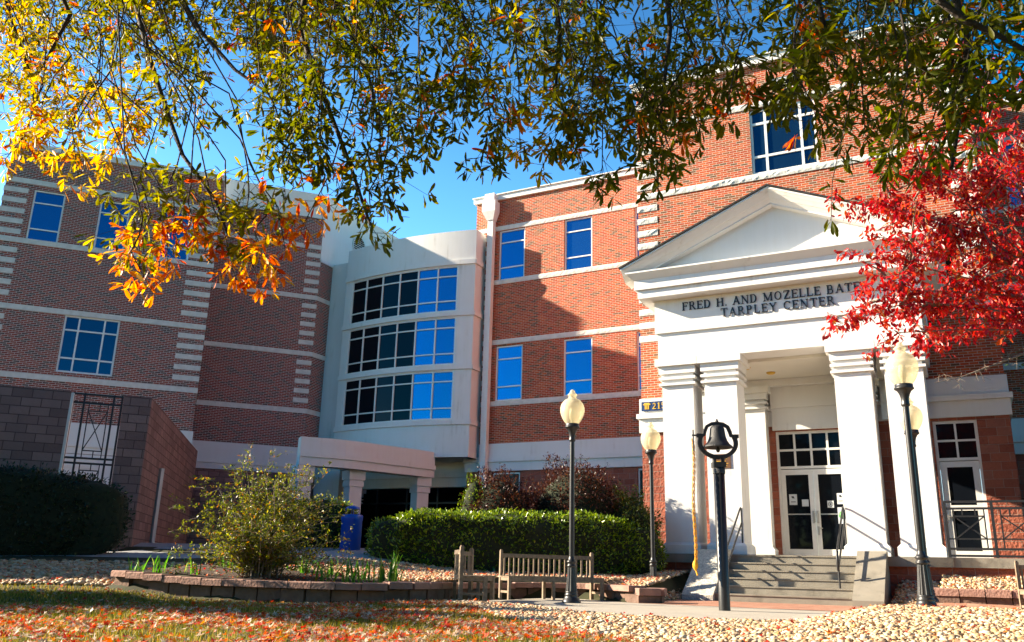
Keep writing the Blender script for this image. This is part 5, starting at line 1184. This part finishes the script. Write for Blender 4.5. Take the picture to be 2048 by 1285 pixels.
# ------------------------------------------------------------------ lamp posts
def lamp_proto():
    t = thing('lamp_post', '', 'street lamp')
    mb = MB(); mb.lathe([(.165, 0), (.165, .03), (.155, .05), (.13, .085), (.112, .12), (.118, .135), (.118, .15), (.104, .16), (.11, .175), (.11, .19), (.10, .20)], n=16)
    for k in range(12):                                      # fluted shaft of the base
        pass
    rows = []; n = 48
    for z_, rr in ((.20, .100), (.30, .090), (.45, .078), (.60, .068)):
        rows.append([((rr*(1-.09*(math.cos(12*2*PI*j/n) > 0)))*math.cos(2*PI*j/n), (rr*(1-.09*(math.cos(12*2*PI*j/n) > 0)))*math.sin(2*PI*j/n), z_) for j in range(n)])
    mb.grid(rows, closed=True)
    mb.lathe([(.070, .60), (.082, .615), (.084, .63), (.070, .645), (.066, .66), (.086, .685), (.088, .70), (.070, .715), (.056, .74), (.048, .78)], n=24)
    mb.build('base', POLE, t)
    mb = MB(); mb.smooth = True; mb.lathe([(.047, .78), (.046, 1.6), (.042, 2.84)], n=20); mb.build('pole', POLE, t)
    mb = MB(); mb.lathe([(.042, 2.80), (.060, 2.82), (.060, 2.84), (.052, 2.86), (.056, 2.92), (.070, 2.98), (.095, 3.03), (.125, 3.055), (.135, 3.06), (.135, 3.08), (.125, 3.085), (.125, 3.12), (.122, 3.13), (0, 3.13)], n=24); mb.build('fitter', POLE, t)
    mb = MB(); mb.lathe([(.115, 3.13), (.15, 3.17), (.185, 3.23), (.213, 3.30), (.225, 3.37), (.222, 3.43), (.205, 3.49), (.175, 3.535), (.150, 3.55), (.150, 3.565), (.120, 3.58), (.085, 3.60), (.07, 3.62), (.068, 3.645), (.085, 3.66), (.09, 3.675), (.072, 3.69), (.05, 3.71), (.047, 3.73), (.035, 3.755), (.012, 3.77), (0, 3.772)], n=28); mb.build('globe', GLOBE, t)
    mb = MB(); mb.lathe([(.03, 3.13), (.03, 3.20), (.055, 3.24), (.06, 3.34), (.04, 3.42), (0, 3.43)], n=16); mb.build('bulb', BULB, t)
    return t
LP = lamp_proto()
def copy_tree(o, parent=None):
    c = o.copy(); COL.objects.link(c)
    if parent is not None: c.parent = parent
    for ch in [q for q in bpy.data.objects if q.parent == o]: copy_tree(ch, c)
    return c
spots = [((-.64, 13.56, .14), 'nearest lamp post, rising from the pale gravel at the right'), ((-6.28, 14.44, .0), 'lamp post in front of the long curved bench'),
         ((-6.22, 18.75, .08), 'distant lamp post between the hedge end and the columns'), ((-.80, 18.1, .16), 'lamp post partly hidden behind the nearest one at the right')]
cps = [LP]+[copy_tree(LP) for _ in spots[1:]]
for o, (loc, lab) in zip(cps, spots): o.location = loc; tag(o, lab, 'street lamp', 'acorn globe lamp posts')

# ------------------------------------------------------------------ the bell on its post, with rope
bl = thing('bell_post', 'black cast bell in a yoke on top of a thick dark post before the steps', 'bell', (0, 0, 0))
mb = MB(); mb.smooth = True; mb.lathe([(.088, 0), (.088, 2.26), (.0, 2.26)], n=24); mb.build('post', POLE, bl)
mb = MB(); mb.box(-.10, .10, -.10, .10, 2.20, 2.28); mb.lathe([(.10, 2.10), (.10, 2.2), (0, 2.2)], n=16); mb.box(-.085, -.05, -.06, .06, 2.28, 2.38); mb.box(.05, .085, -.06, .06, 2.28, 2.38); mb.box(-.13, .13, -.05, .05, 2.345, 2.38); mb.build('mounting_bracket', CAST, bl)
mb = MB(); pts = []
for k in range(25):                                          # horse-shoe yoke
    a = R(-205+230*k/24); pts.append(Vector((.295*math.cos(a), 0, 2.60+.235*math.sin(a))))
rows = []
for i, p in enumerate(pts):
    tdir = (pts[min(i+1, 24)]-pts[max(i-1, 0)]).normalized(); nn2 = Vector((-tdir.z, 0, tdir.x)); ww = .032
    rows.append([p+nn2*ww+Vector((0, .028, 0)), p-nn2*ww+Vector((0, .028, 0)), p-nn2*ww-Vector((0, .028, 0)), p+nn2*ww-Vector((0, .028, 0))])
mb.grid(rows, closed=True); mb.poly(rows[0][::-1]); mb.poly(rows[-1]); mb.build('yoke', CAST, bl)
mb = MB(); pts = [Vector(q) for q in ((-.30, 0, 2.705), (-.22, 0, 2.72), (-.205, 0, 2.78), (-.17, 0, 2.86), (-.09, 0, 2.905), (0, 0, 2.915), (.09, 0, 2.905), (.17, 0, 2.86), (.205, 0, 2.78), (.22, 0, 2.72), (.30, 0, 2.705))]
rows = []
for i, p in enumerate(pts):
    tdir = (pts[min(i+1, 10)]-pts[max(i-1, 0)]).normalized(); nn2 = Vector((-tdir.z, 0, tdir.x)); ww = .026
    rows.append([p+nn2*ww+Vector((0, .03, 0)), p-nn2*ww+Vector((0, .03, 0)), p-nn2*ww-Vector((0, .03, 0)), p+nn2*ww-Vector((0, .03, 0))])
mb.grid(rows, closed=True); mb.poly(rows[0][::-1]); mb.poly(rows[-1]); mb.lathe([(.022, 2.92), (.028, 2.94), (.022, 2.96), (.008, 2.99), (0, 2.99)], n=12)
mb.box(-.34, -.27, -.035, .035, 2.68, 2.74); mb.box(.27, .34, -.035, .035, 2.68, 2.74); mb.build('headstock', CAST, bl)
mb = MB(); mb.lathe([(0, 2.885), (.05, 2.885), (.095, 2.865), (.115, 2.83), (.122, 2.77), (.132, 2.70), (.155, 2.63), (.19, 2.575), (.228, 2.545), (.238, 2.525), (.233, 2.515), (.20, 2.53), (.14, 2.60), (.11, 2.72), (.09, 2.84), (0, 2.86)], n=36)
o = mb.build('bell', CAST, bl); mb = MB(); mb.tube([(0, 0, 2.8), (0, 0, 2.52)], .012, 8); mb.lathe([(0, 2.44), (.022, 2.45), (.034, 2.475), (.03, 2.505), (.012, 2.53), (0, 2.53)], n=14); mb.build('clapper', CAST, o)
mb = MB(); mb.tube([(-.30, 0, 2.71), (-.42, -.02, 2.71)], .014, 8); mb.tube([(-.40, -.02, 2.80), (-.40, -.02, 2.45)], .012, 8); mb.build('crank_arm', CAST, bl)
bl.location = (-3.50, 13.97, 0); bl.rotation_euler = (0, 0, YB)
rp_ = thing('bell_rope', 'doubled yellow twisted rope hanging from the arm of the bell, knotted at its end', 'rope', (-3.50-.40*rh.x, 13.97-.40*rh.y, 2.5))
mb = MB(); mb.smooth = True
def ropeline(off, ph, z0, z1):
    pts = []; n = 150
    for k in range(n+1):
        f = k/n; z_ = z0+(z1-z0)*f; a = ph+f*58; sw = .012*math.sin(f*9)
        c_ = Vector((-3.50, 13.97, 0))+rh*(-.405-.02*f+off+sw)
        pts.append((c_.x+.0085*math.cos(a), c_.y+.0085*math.sin(a), z_))
    mb.tube(pts, .0062, 6)
ropeline(-.013, 0, 2.66, .70); ropeline(-.013, PI, 2.66, .70); ropeline(.013, .6, 2.62, .70); ropeline(.013, 3.7, 2.62, .70)
mb.build('rope', ROPE, rp_)
mb = MB(); c_ = Vector((-3.5, 13.97, 0))+rh*-.43; mb.lathe([(0, .58), (.02, .60), (.042, .64), (.045, .68), (.035, .72), (.015, .745), (0, .75)], (c_.x, c_.y, 0), 10); mb.tube([(c_.x, c_.y, .62), (c_.x+.03, c_.y, .52)], .014, 6); mb.build('knot', ROPE, rp_)

# ------------------------------------------------------------------ handrails and guard rail
def handrail(x, label, two_posts):
    t = thing('handrail', label, 'handrail', (x, 19.3, 0 if two_posts else .3))
    r0 = .021
    mb = MB(); mb.tube([(x, 19.26, 1.06), (x, 20.72, 2.02), (x, 20.80, 2.06), (x, 20.86, 2.04), (x, 20.88, 1.98)], r0, 10); mb.build('top_rail', IRON, t)
    mb = MB(); mb.tube([(x, 19.26, .70), (x, 20.84, 1.72)], r0, 10); mb.build('lower_rail', IRON, t)
    mb = MB(); mb.tube([(x, 19.26, 1.06), (x, 19.23, 1.0), (x, 19.23, .72), (x, 19.26, .68)], r0*1.3, 10); mb.build('end_loop', IRON, t)
    mb = MB(); mb.tube([(x, 20.86, .99), (x, 20.86, 2.02)], r0, 10); mb.box(x-.05, x+.05, 20.81, 20.91, .995, 1.008); mb.build('post', IRON, t)
    if two_posts:
        mb = MB(); mb.tube([(x, 19.30, .16), (x, 19.30, .80)], r0, 10); mb.build('post', IRON, t)
    else:
        mb = MB(); mb.tube([(x-.19, 19.30, .50), (x, 19.30, .72)], r0*.8, 8); mb.build('post', IRON, t)
handrail(-4.74, 'double tubed handrail on the left of the steps, behind the bell post', False)
handrail(-2.47, 'double tubed handrail on the right of the steps, standing on its own post', True)
t = thing('guard_rail', 'black iron guard rail with diagonal pattern on the raised deck before the side door', 'railing', (1.5, 20.72, 1.0))
F7 = Fr((0, 20.72), (1, 0), (0, -1)); px_ = [-.43, .44, 1.31, 2.18, 3.05]
for u in px_: mb = MB(); bar(mb, F7, (u, 1.0), (u, 2.13), .055, 0); mb.build('post', IRON, t)
for z_ in (2.14, 2.0, 1.18, 1.04): mb = MB(); bar(mb, F7, (-.45, z_), (3.07, z_), .045, -.003); mb.build('rail', IRON, t)
for a, b in zip(px_[:-1], px_[1:]):
    mb = MB(); ua, ub = a+.15, b-.15
    for p, q in (((ua, 1.18), (ua, 2.0)), ((ub, 1.18), (ub, 2.0)), ((ua, 1.38), (ub, 1.38)), ((ua, 1.84), (ub, 1.84)), (((ua+ub)/2-.12, 1.84), ((ua+ub)/2-.12, 2.0)), (((ua+ub)/2+.12, 1.84), ((ua+ub)/2+.12, 2.0)), ((a, 1.38), (ua, 1.38)), ((ub, 1.38), (b, 1.38))): bar(mb, F7, p, q, .028, -.006)
    bar(mb, F7, (ua, 1.38), (ub, 1.84), .026, .0); bar(mb, F7, (ua, 1.84), (ub, 1.38), .026, -.02)
    mb.build('infill_panel', IRON, t)

# ------------------------------------------------------------------ signs and notices
FC = Fr((0, 20.85), (1, 0), (0, -1)); FW = Fr((0, 24.13), (1, 0), (0, -1)); FD = Fr((0, 24.279), (1, 0), (0, -1))
t = thing('house_number_sign', 'dark blue sign with a gold emblem and the number 215 left of the columns', 'sign', (-7.7, 24.1, 5.1))
mb = MB(); FW.box(mb, -8.26, -7.22, 0, .03, 5.12, 5.40); mb.build('board', SIGNB, t)
mb = MB(); e = .001
FW.box(mb, -8.20, -7.98, .03, .045, 5.30, 5.335); FW.box(mb, -8.17, -8.01, .03, .044, 5.335, 5.365); FW.box(mb, -8.155, -8.12, .03, .043, 5.17, 5.30); FW.box(mb, -8.06, -8.025, .03, .043, 5.17, 5.30); FW.box(mb, -8.105, -8.075, .03, .043, 5.17, 5.30)
mb.build('emblem', GOLD, t)
mb = MB(); text(mb, FW, '215', 0, 5.17, .185, .03, .042, space=.12, left=-7.93); mb.build('number', GOLD, t)
t = thing('memorial_plaque', 'brown metal plaque on the second column, half hidden by the bell', 'plaque', (-5.1, 20.85, 3.0))
mb = MB(); FC.box(mb, -5.33, -4.93, 0, .02, 3.00, 3.34); mb.build('plate', BRONZE, t)
mb = MB()
for k in range(5): FC.box(mb, -5.28+.02*(k % 2), -4.98-.03*(k % 3), .02, .023, 3.27-.055*k, 3.285-.055*k)
mb.build('raised_lines', GOLD, t)
def notice(label, u0, u1, z0, z1, dark=True, seal=False):
    t = thing('door_notice', label, 'notice', ((u0+u1)/2, 24.28, z0), 'paper notices taped to the doors')
    F = Fr((0, 24.28), (1, 0), (0, -1)); mb = MB(); F.box(mb, u0, u1, .002, .004, z0, z1); mb.build('sheet', PAPER, t)
    mb = MB()
    if dark:
        um = (u0+u1)/2; h = z1-z0
        mb.prism([F.p(um-.05, .005, z0+h*.78), F.p(um+.01, .005, z0+h*.85), F.p(um+.04, .005, z0+h*.60), F.p(um-.02, .005, z0+h*.62)], (0, -.002, 0)); mb.build('printed_mark', INK, t)
        mb = MB(); F.box(mb, um-.06, um+.06, .005, .007, z0+h*.25, z0+h*.32); mb.build('printed_line', INK, t)
    if seal:
        um, zm = (u0+u1)/2, (z0+z1)/2
        for k in range(16):
            a = 2*PI*k/16; F.box(mb, um+.055*math.cos(a)-.008, um+.055*math.cos(a)+.008, .005, .007, zm+.055*math.sin(a)-.008, zm+.055*math.sin(a)+.008)
        F.box(mb, um-.02, um+.02, .005, .007, zm-.02, zm+.02); mb.build('print', INK, t)
notice('pale notice with a dark mark on the left door', -4.22, -4.02, 2.38, 2.66)
notice('blank square of paper on the left door, right of the other notice', -3.90, -3.73, 2.34, 2.52, False)
notice('pale notice with a dark mark on the right door', -3.01, -2.83, 2.39, 2.67)
notice('small white square notice with a round seal on the right door', -3.26, -3.10, 2.30, 2.48, False, True)
t = thing('sticker_plate', 'clear plate with a round green sticker above the right handrail', 'sign', (-2.5, 20.9, 1.7))
mb = MB(); FC.box(mb, -2.60, -2.39, -.06, -.05, 1.70, 2.06); mb.build('plate', PAPER, t)
mb = MB(); mb.lathe([(0, 0), (.085, 0), (.085, .006), (0, .006)], n=24); mb.v = [(-2.50+p[0], 20.90-p[2]-.002, 1.89+p[1]) for p in mb.v]; mb.build('sticker', GREENS, t)

# ------------------------------------------------------------------ litter bin
t = thing('litter_bin', 'blue metal litter bin with a domed lid on thin struts beside the hedge', 'bin', (-13.33, 17.28, hzf(-13.33, 17.28)))
bz = .84
mb = MB(); mb.lathe([(.20, 0), (.235, .02), (.25, .05), (.25, .74), (.262, .76), (.262, .86), (.245, .885), (.19, .89), (.19, .80), (0, .80)], (-13.33, 17.28, bz), 32); mb.build('body', BLUE, t)
mb = MB(); mb.lathe([(.175, 1.02), (.18, 1.03), (.16, 1.06), (.10, 1.09), (0, 1.105), ], (-13.33, 17.28, bz), 28); mb.lathe([(.175, 1.02), (0, 1.02)], (-13.33, 17.28, bz), 28); mb.build('lid', BLUE, t)
for k in range(4):
    a = PI/4+k*PI/2; mb = MB(); mb.tube([(-13.33+.16*math.cos(a), 17.28+.16*math.sin(a), bz+.86), (-13.33+.16*math.cos(a), 17.28+.16*math.sin(a), bz+1.03)], .007, 6); mb.build('strut', BLUE, t)

# ------------------------------------------------------------------ curved teak benches
def bench(label, A, B, bulge, depth, nsl, seatdir=1):
    """armless curved bench; back posts run A..B, back bulges away from the sitter"""
    A, B = Vector(A), Vector(B); ch = B-A; Ln = ch.length; u = ch.normalized(); n = Vector((u.y, -u.x))*seatdir   # n points to the sitter side
    def pt(f, off): 
        s_ = 4*bulge*f*(1-f); return A+ch*f - n*(s_-off)
    t = thing('garden_bench', label, 'bench', ((A.x+B.x)/2, (A.y+B.y)/2, 0), 'curved wooden benches on the patio')
    def bx(mb, f0, f1, o0, o1, z0, z1, m=1):
        for k in range(m):
            a, b = f0+(f1-f0)*k/m, f0+(f1-f0)*(k+1)/m
            c4 = [pt(a, o1), pt(b, o1), pt(b, o0), pt(a, o0)]
            if seatdir < 0: c4 = c4[::-1]
            mb.hexa([(p.x, p.y, z0) for p in c4], [(p.x, p.y, z1) for p in c4])
    pf = .055/Ln
    for f in (0, 1-pf):
        mb = MB(); bx(mb, f, f+pf, 0, .06, .0, .88); bx(mb, f+pf*.15, f+pf*.85, .01, .05, .88, .90); mb.build('back_post', TEAK, t)
        mb = MB(); bx(mb, f, f+pf, depth-.06, depth, 0, .40); mb.build('front_leg', TEAK, t)
        mb = MB(); bx(mb, f+pf*.2, f+pf*.8, .06, depth-.06, .34, .40); mb.build('side_rail', TEAK, t)
        mb = MB(); bx(mb, f+pf*.25, f+pf*.75, .06, depth-.06, .12, .16); mb.build('stretcher', TEAK, t)
    fm = .5-pf/2
    mb = MB(); bx(mb, fm, fm+pf, depth-.055, depth, 0, .34); mb.build('front_leg', TEAK, t); mb = MB(); bx(mb, fm, fm+pf, .0, .055, 0, .34); mb.build('back_leg', TEAK, t)
    mb = MB(); bx(mb, pf, 1-pf, depth-.045, depth-.01, .33, .40, 8); mb.build('front_rail', TEAK, t)
    mb = MB(); bx(mb, pf, 1-pf, .012, .045, .76, .83, 10); mb.build('top_rail', TEAK, t)
    mb = MB(); bx(mb, pf, 1-pf, .012, .045, .36, .43, 10); mb.build('bottom_rail', TEAK, t)
    mb = MB()
    for k in range(nsl):
        f = pf+(1-2*pf)*(k+.5)/nsl; w_ = .017/Ln; bx(mb, f-w_, f+w_, .02, .038, .43, .76)
    mb.build('back_slats', TEAK, t)
    mb = MB()
    for k in range(6):
        o = .055+(depth-.055)*k/6; bx(mb, 0, 1, o+.004, o+(depth-.055)/6-.008, .40, .422, 8)
    mb.build('seat_slats', TEAK, t)
    return t
bench('short curved bench seen end-on beside the planter, its back lit from the left', (-7.46, 12.60), (-8.22, 14.25), .20, .46, 12)
bench('long curved bench with its slatted back to the hedge, behind the middle lamp post', (-8.02, 15.0), (-6.75, 16.55), .15, .48, 17)
bench('bench at the right edge before the short planter wall', (1.9, 18.25), (.62, 17.95), .05, .46, 14, -1).rotation_euler = (0, 0, 0)

# ------------------------------------------------------------------ red dogwood at the right
def red_tree():
    t = thing('red_tree', 'tree with crimson autumn leaves reaching in from the right edge over the portico', 'tree', (2.75, 16.9, 0))
    r = np.random.default_rng(31); mb = MB()
    mb.tube([(2.75, 16.9, -.1), (2.7, 16.9, 1.2), (2.5, 16.95, 2.4), (2.2, 17.05, 3.6), (1.95, 17.2, 5.0), (1.9, 17.4, 6.4)], [.14, .12, .11, .09, .07, .04], 10)
    mb.build('trunk', BARK, t)
    P, Dd = [], []; mb = MB()
    ext = []
    for k, l in enumerate(REDL):
        l = [Vector(q) for q in l]; base = Vector((2.1, 17.1, max(3.4, l[0].z-.9))); ext.append([base]+l)
    for k in range(16):                                     # the rest of the crown, mostly beyond the frame
        a = r.uniform(-.9, 2.6); b = Vector((1.95, 17.2, r.uniform(4.2, 6.2))); e = b+Vector((math.cos(a)*r.uniform(1, 2.2), math.sin(a)*r.uniform(.8, 2), r.uniform(.2, 2.6))); ext.append([b, (b+e)/2+Vector((0, 0, .2)), e])
    for q in range(60):
        k = r.integers(len(REDL)-1) if q % 3 else r.integers(1, 5); k = k if REDL[k][-1][2] > 4.6 or q % 4 == 0 else int(r.integers(0, 6)); l = [Vector(v) for v in REDL[k]]; i = r.integers(1, 4) if len(l) > 3 else 1; b = l[min(i, len(l)-2)]; e = b+Vector((r.normal()*.55-.15, r.normal()*.45-.1, r.normal()*.55+.1)); ext.append([b, (b+e)/2+Vector((0, 0, .08)), e])
    for k, l in enumerate(ext):
        bare = k == len(REDL)-1
        n_ = len(l); mb.tube(l, [max(.004, .028*(1-i/(n_-.6))) for i in range(n_)], 6)
        for i in range(1, n_):
            a, b = l[i-1], l[i]; m_ = max(2, int((b-a).length*11))
            for s_ in range(m_):
                f = (s_+r.random())/m_; q = a.lerp(b, f); o = Vector((r.normal(), r.normal(), r.normal()*.55)).normalized()*r.uniform(.12, .42)*(1.15-.35*i/n_); e = q+o
                mb.tube([q, q+o*.5+Vector((0, 0, .02)), e], [.005, .003, .0015], 4, cap=False)
                if bare:
                    for w in range(2): mb.tube([q+o*.5, q+o*.5+Vector((r.normal()*.08, r.normal()*.08, -.06))], [.003, .0015], 4, cap=False)
                    continue
                if i == 1 and r.random() < .4 and k < 18: continue
                m2 = r.integers(8, 14); g = r.uniform(.25, 1.1, m2)[:, None]
                P.append(np.array(q)*(1-g)+np.array(e)*g+r.normal(0, .045, (m2, 3))); Dd.append(np.tile(np.array([o.x*.6, o.y*.6, -.5]), (m2, 1)))
    mb.build('branches', TWIG, t)
    P = np.concatenate(P); Dd = np.concatenate(Dd); print('red leaves', len(P))
    REDM = leafmat('crimson_leaves', [(0, (.20, .004, .010)), (.3, (.42, .008, .014)), (.6, (.60, .016, .016)), (.82, (.68, .045, .018)), (.93, (.60, .12, .02)), (1, (.16, .10, .02))], .42, .38, spec=.5)
    leaf_cloud('leaves', P, Dd, .112, REDM, t, spread=.55, droop=.1)
red_tree()
# greener tree standing beyond it, against the right range
def round_tree(name, label, base, h, r0, n, size, mat, seed, cat='tree'):
    r = np.random.default_rng(seed); t = thing(name, label, cat, base); b = Vector(base); mb = MB(); top = b+Vector((0, 0, h*.8)); mb.tube([b, b+Vector((.1, .1, h*.4)), top], [.12, .09, .03], 8); P = []
    for k in range(60):
        f = r.uniform(.3, 1); q = b.lerp(top, f); a = r.uniform(0, 6.28); o = Vector((math.cos(a), math.sin(a), r.uniform(.0, .7)))*r0*r.uniform(.5, 1)*(1.15-.6*abs(f-.6)); e = q+o; mb.tube([q, (q+e)/2+Vector((0, 0, .1)), e], [.03, .015, .005], 5)
        m_ = n//60; g = r.uniform(.3, 1.05, m_)[:, None]; P.append(np.array(q)*(1-g)+np.array(e)*g+r.normal(0, .22, (m_, 3)))
    mb.build('trunk', BARK, t); P = np.concatenate(P); leaf_cloud('leaves', P, P-np.array(b+Vector((0, 0, h*.6))), size, mat, t); return t
round_tree('green_tree', 'olive green tree behind the red tree at the right edge', (3.3, 21.6, .6), 7.6, 1.9, 6500, .10, OLIVE, 41)

round_tree('added_shade_tree', 'unseen leafy tree added left of the lawn to shade the grass', (-18.9, 5.2, .1), 6.2, 2.9, 16000, .26, OLIVE, 43)  # tree out of view, added so its crown shades the left lawn

# unseen woodland added behind the viewer to cut sky fill; shows in windows
def woods():
    r = np.random.default_rng(91); n = 9000; a = np.radians(r.uniform(78, 222, n)); lump = 1+.22*np.sin(a*9)+.12*np.sin(a*23+1)
    zz_ = r.uniform(0, 1, n)**.8; rad = 34+r.normal(0, 1.6, n)-2*zz_; z_ = .3+zz_*12.5*lump
    pos = np.stack([np.sin(a)*rad, np.cos(a)*rad, z_], 1); inw = np.stack([-np.sin(a), -np.cos(a), .4+0*a], 1)
    s_ = r.uniform(.7, 1.3, n)
    WM = leafmat('wood_foliage', [(0, (.012, .022, .006)), (.6, (.030, .045, .010)), (1, (.07, .06, .012))], .15, .7, spec=.1)
    tag(bulk('far_woods', ov, of, pos, frames(inw+r.normal(0, .9, (n, 3))), np.stack([s_, s_*1.8, s_], 1), WM), kind='stuff')
woods()

# ------------------------------------------------------------------ the oak overhead
def oak():
    t = thing('oak_tree', 'large oak whose green and orange autumn boughs hang across the top of the view', 'tree', (-1.2, -3.2, 0))
    r = np.random.default_rng(77); mb = MB()
    mb.tube([(-1.2, -3.2, -.1), (-1.2, -3.2, .5), (-1.15, -3.1, 2.2), (-1.1, -3.0, 4.0), (-1.2, -2.6, 6.2), (-1.3, -2.2, 8.4)], [.42, .32, .28, .26, .19, .08], 14)
    for k in range(7):                                      # scaffold limbs out over the lawn
        a = R(-62+k*18); e = Vector((-1.2, -3, 0))+Vector((math.sin(a), math.cos(a), 0))*r.uniform(6.0, 7.2); z0 = 4.4+.4*k % 1.3
        mb.tube([(-1.12, -3.0, z0-.6), ((-1.12+e.x)/2, (-3+e.y)/2, z0+.9), (e.x, e.y, z0+.9)], [.15, .10, .045], 8)
    mb.build('trunk', BARK, t)
    lm = MB()
    for l in LIMB:
        n_ = len(l); a = Vector(l[0]); up = a+Vector((.1, -.5, 1.0)); hub = Vector((-1.15, -2.85, 5.4)); m1 = up.lerp(hub, .4)+Vector((0, 0, .5)); pts = [hub, m1, up]+[Vector(q) for q in l]; lm.tube(pts, [.07, .05, .032]+[.024*(1-.75*i/(n_))+.002 for i in range(1, n_+1)], 7)
    P, Dd, T, S = [], [], [], []
    def cluster(q, d, tone, k=None, size=.082):
        m_ = r.integers(4, 8) if k is None else k
        for _ in range(m_):
            o = np.array(d)*.55+r.normal(0, .62, 3); o[2] -= .35; P.append(np.array(q)+r.normal(0, .012, 3)); Dd.append(o)
            T.append(np.clip(tone+r.normal()*.13, .0, 1)); S.append(size*r.uniform(.7, 1.2))
    EXT = [(r.uniform(1.3, 3.6), r.uniform(2.2, 5.0), r.uniform(3.0, 4.6), .25, .8, 0) for _ in range(34)]
    for (x_, y_, z_, tone, ln, edge) in OAK+EXT:
        tip = Vector((x_, y_, z_)); away = Vector((x_, y_, 0)).normalized(); side = Vector((-away.y, away.x, 0))
        st0 = tip+Vector((0, 0, ln*.95))+side*r.normal()*.22*ln-away*.25*ln*r.normal(); mid = (tip+st0)/2+side*r.normal()*.06+away*r.normal()*.06
        pts = [st0, st0.lerp(mid, .5)+side*r.normal()*.02, mid, mid.lerp(tip, .5), tip]
        j1 = st0+Vector((r.normal()*.12, r.normal()*.12-.15, .35)); j2 = j1+Vector((r.normal()*.25, -.4+r.normal()*.15, .25+abs(r.normal())*.2))
        lm.tube([j2, j1, st0], [.0045, .005, .005], 5, cap=False)
        lm.tube(pts, [.006, .005, .004, .003, .0015], 5, cap=False)
        nst = int(ln*38)
        for s_ in range(nst):
            f = (s_+r.random())/nst; k = min(int(f*4), 3); q = pts[k].lerp(pts[k+1], f*4-k)
            w = (.10+.26*(1-f)) if edge else .34
            o = (side*r.normal()+away*r.normal()+Vector((0, 0, r.normal()*.5-.25))); o.normalize(); o *= w*r.uniform(.25, 1)
            e = q+o; lm.tube([q, e], [.0022, .0012], 3, cap=False)
            tn = tone+(.12*(f-.5) if tone > .4 else 0)
            if tone > .7 and f < .5: tn = .34
            if r.random() < .05: tn = .9
            cluster(e, o.normalized(), tn)
            if r.random() < .45: cluster(q.lerp(e, .5), o.normalized(), tn, 2)
        cluster(tip, (0, 0, -1), tone, 6)
    # the thin pendant twig in front of the pediment
    th = [Vector(q) for q in ((-.18, 3.97, 3.42), (-.25, 3.94, 2.91), (-.32, 3.9, 2.56), (-.39, 3.86, 2.28), (-.41, 3.85, 2.08))]
    lm.tube(th, [.003, .0025, .0025, .002, .002], 5, cap=False)
    for f in (th[3], th[3]+Vector((-.01, 0, -.1))): cluster(f, (0, 0, -1), .12, 3, .055)
    cluster(th[4], (0, 0, -1), .15, 5, .08)
    lm.build('branches', BARK, t)
    # upper crown that shades the boughs
    for k in range(2600):
        a = R(r.uniform(-75, 75)); rr = r.uniform(1.5, 8.0); q = (-1.2+math.sin(a+R(-15))*rr, -2.8+math.cos(a+R(-15))*rr, r.uniform(5.4, 7.2) if rr < 6.5 else r.uniform(4.9, 6.4)); cluster(q, (0, 0, -.5), .3, 5, .12)
    P2 = np.array(P); D2 = np.array(Dd); T2 = np.array(T); S2 = np.array(S); n = len(P2); print('oak leaves', n)
    OAKM = leafmat('oak_leaves', [(0, (.050, .070, .005)), (.22, (.095, .105, .007)), (.42, (.20, .18, .010)), (.58, (.46, .34, .015)), (.70, (.68, .36, .015)), (.84, (.72, .20, .010)), (1, (.50, .05, .008))], .6, .42, island=False, spec=.22)
    bulk('leaves', kv, kf, P2, frames(D2, np.tile([0., 0, 1], (n, 1))+r.normal(0, .7, (n, 3))), np.stack([S2, S2*1.05, S2], 1), OAKM, t, T2)
oak()
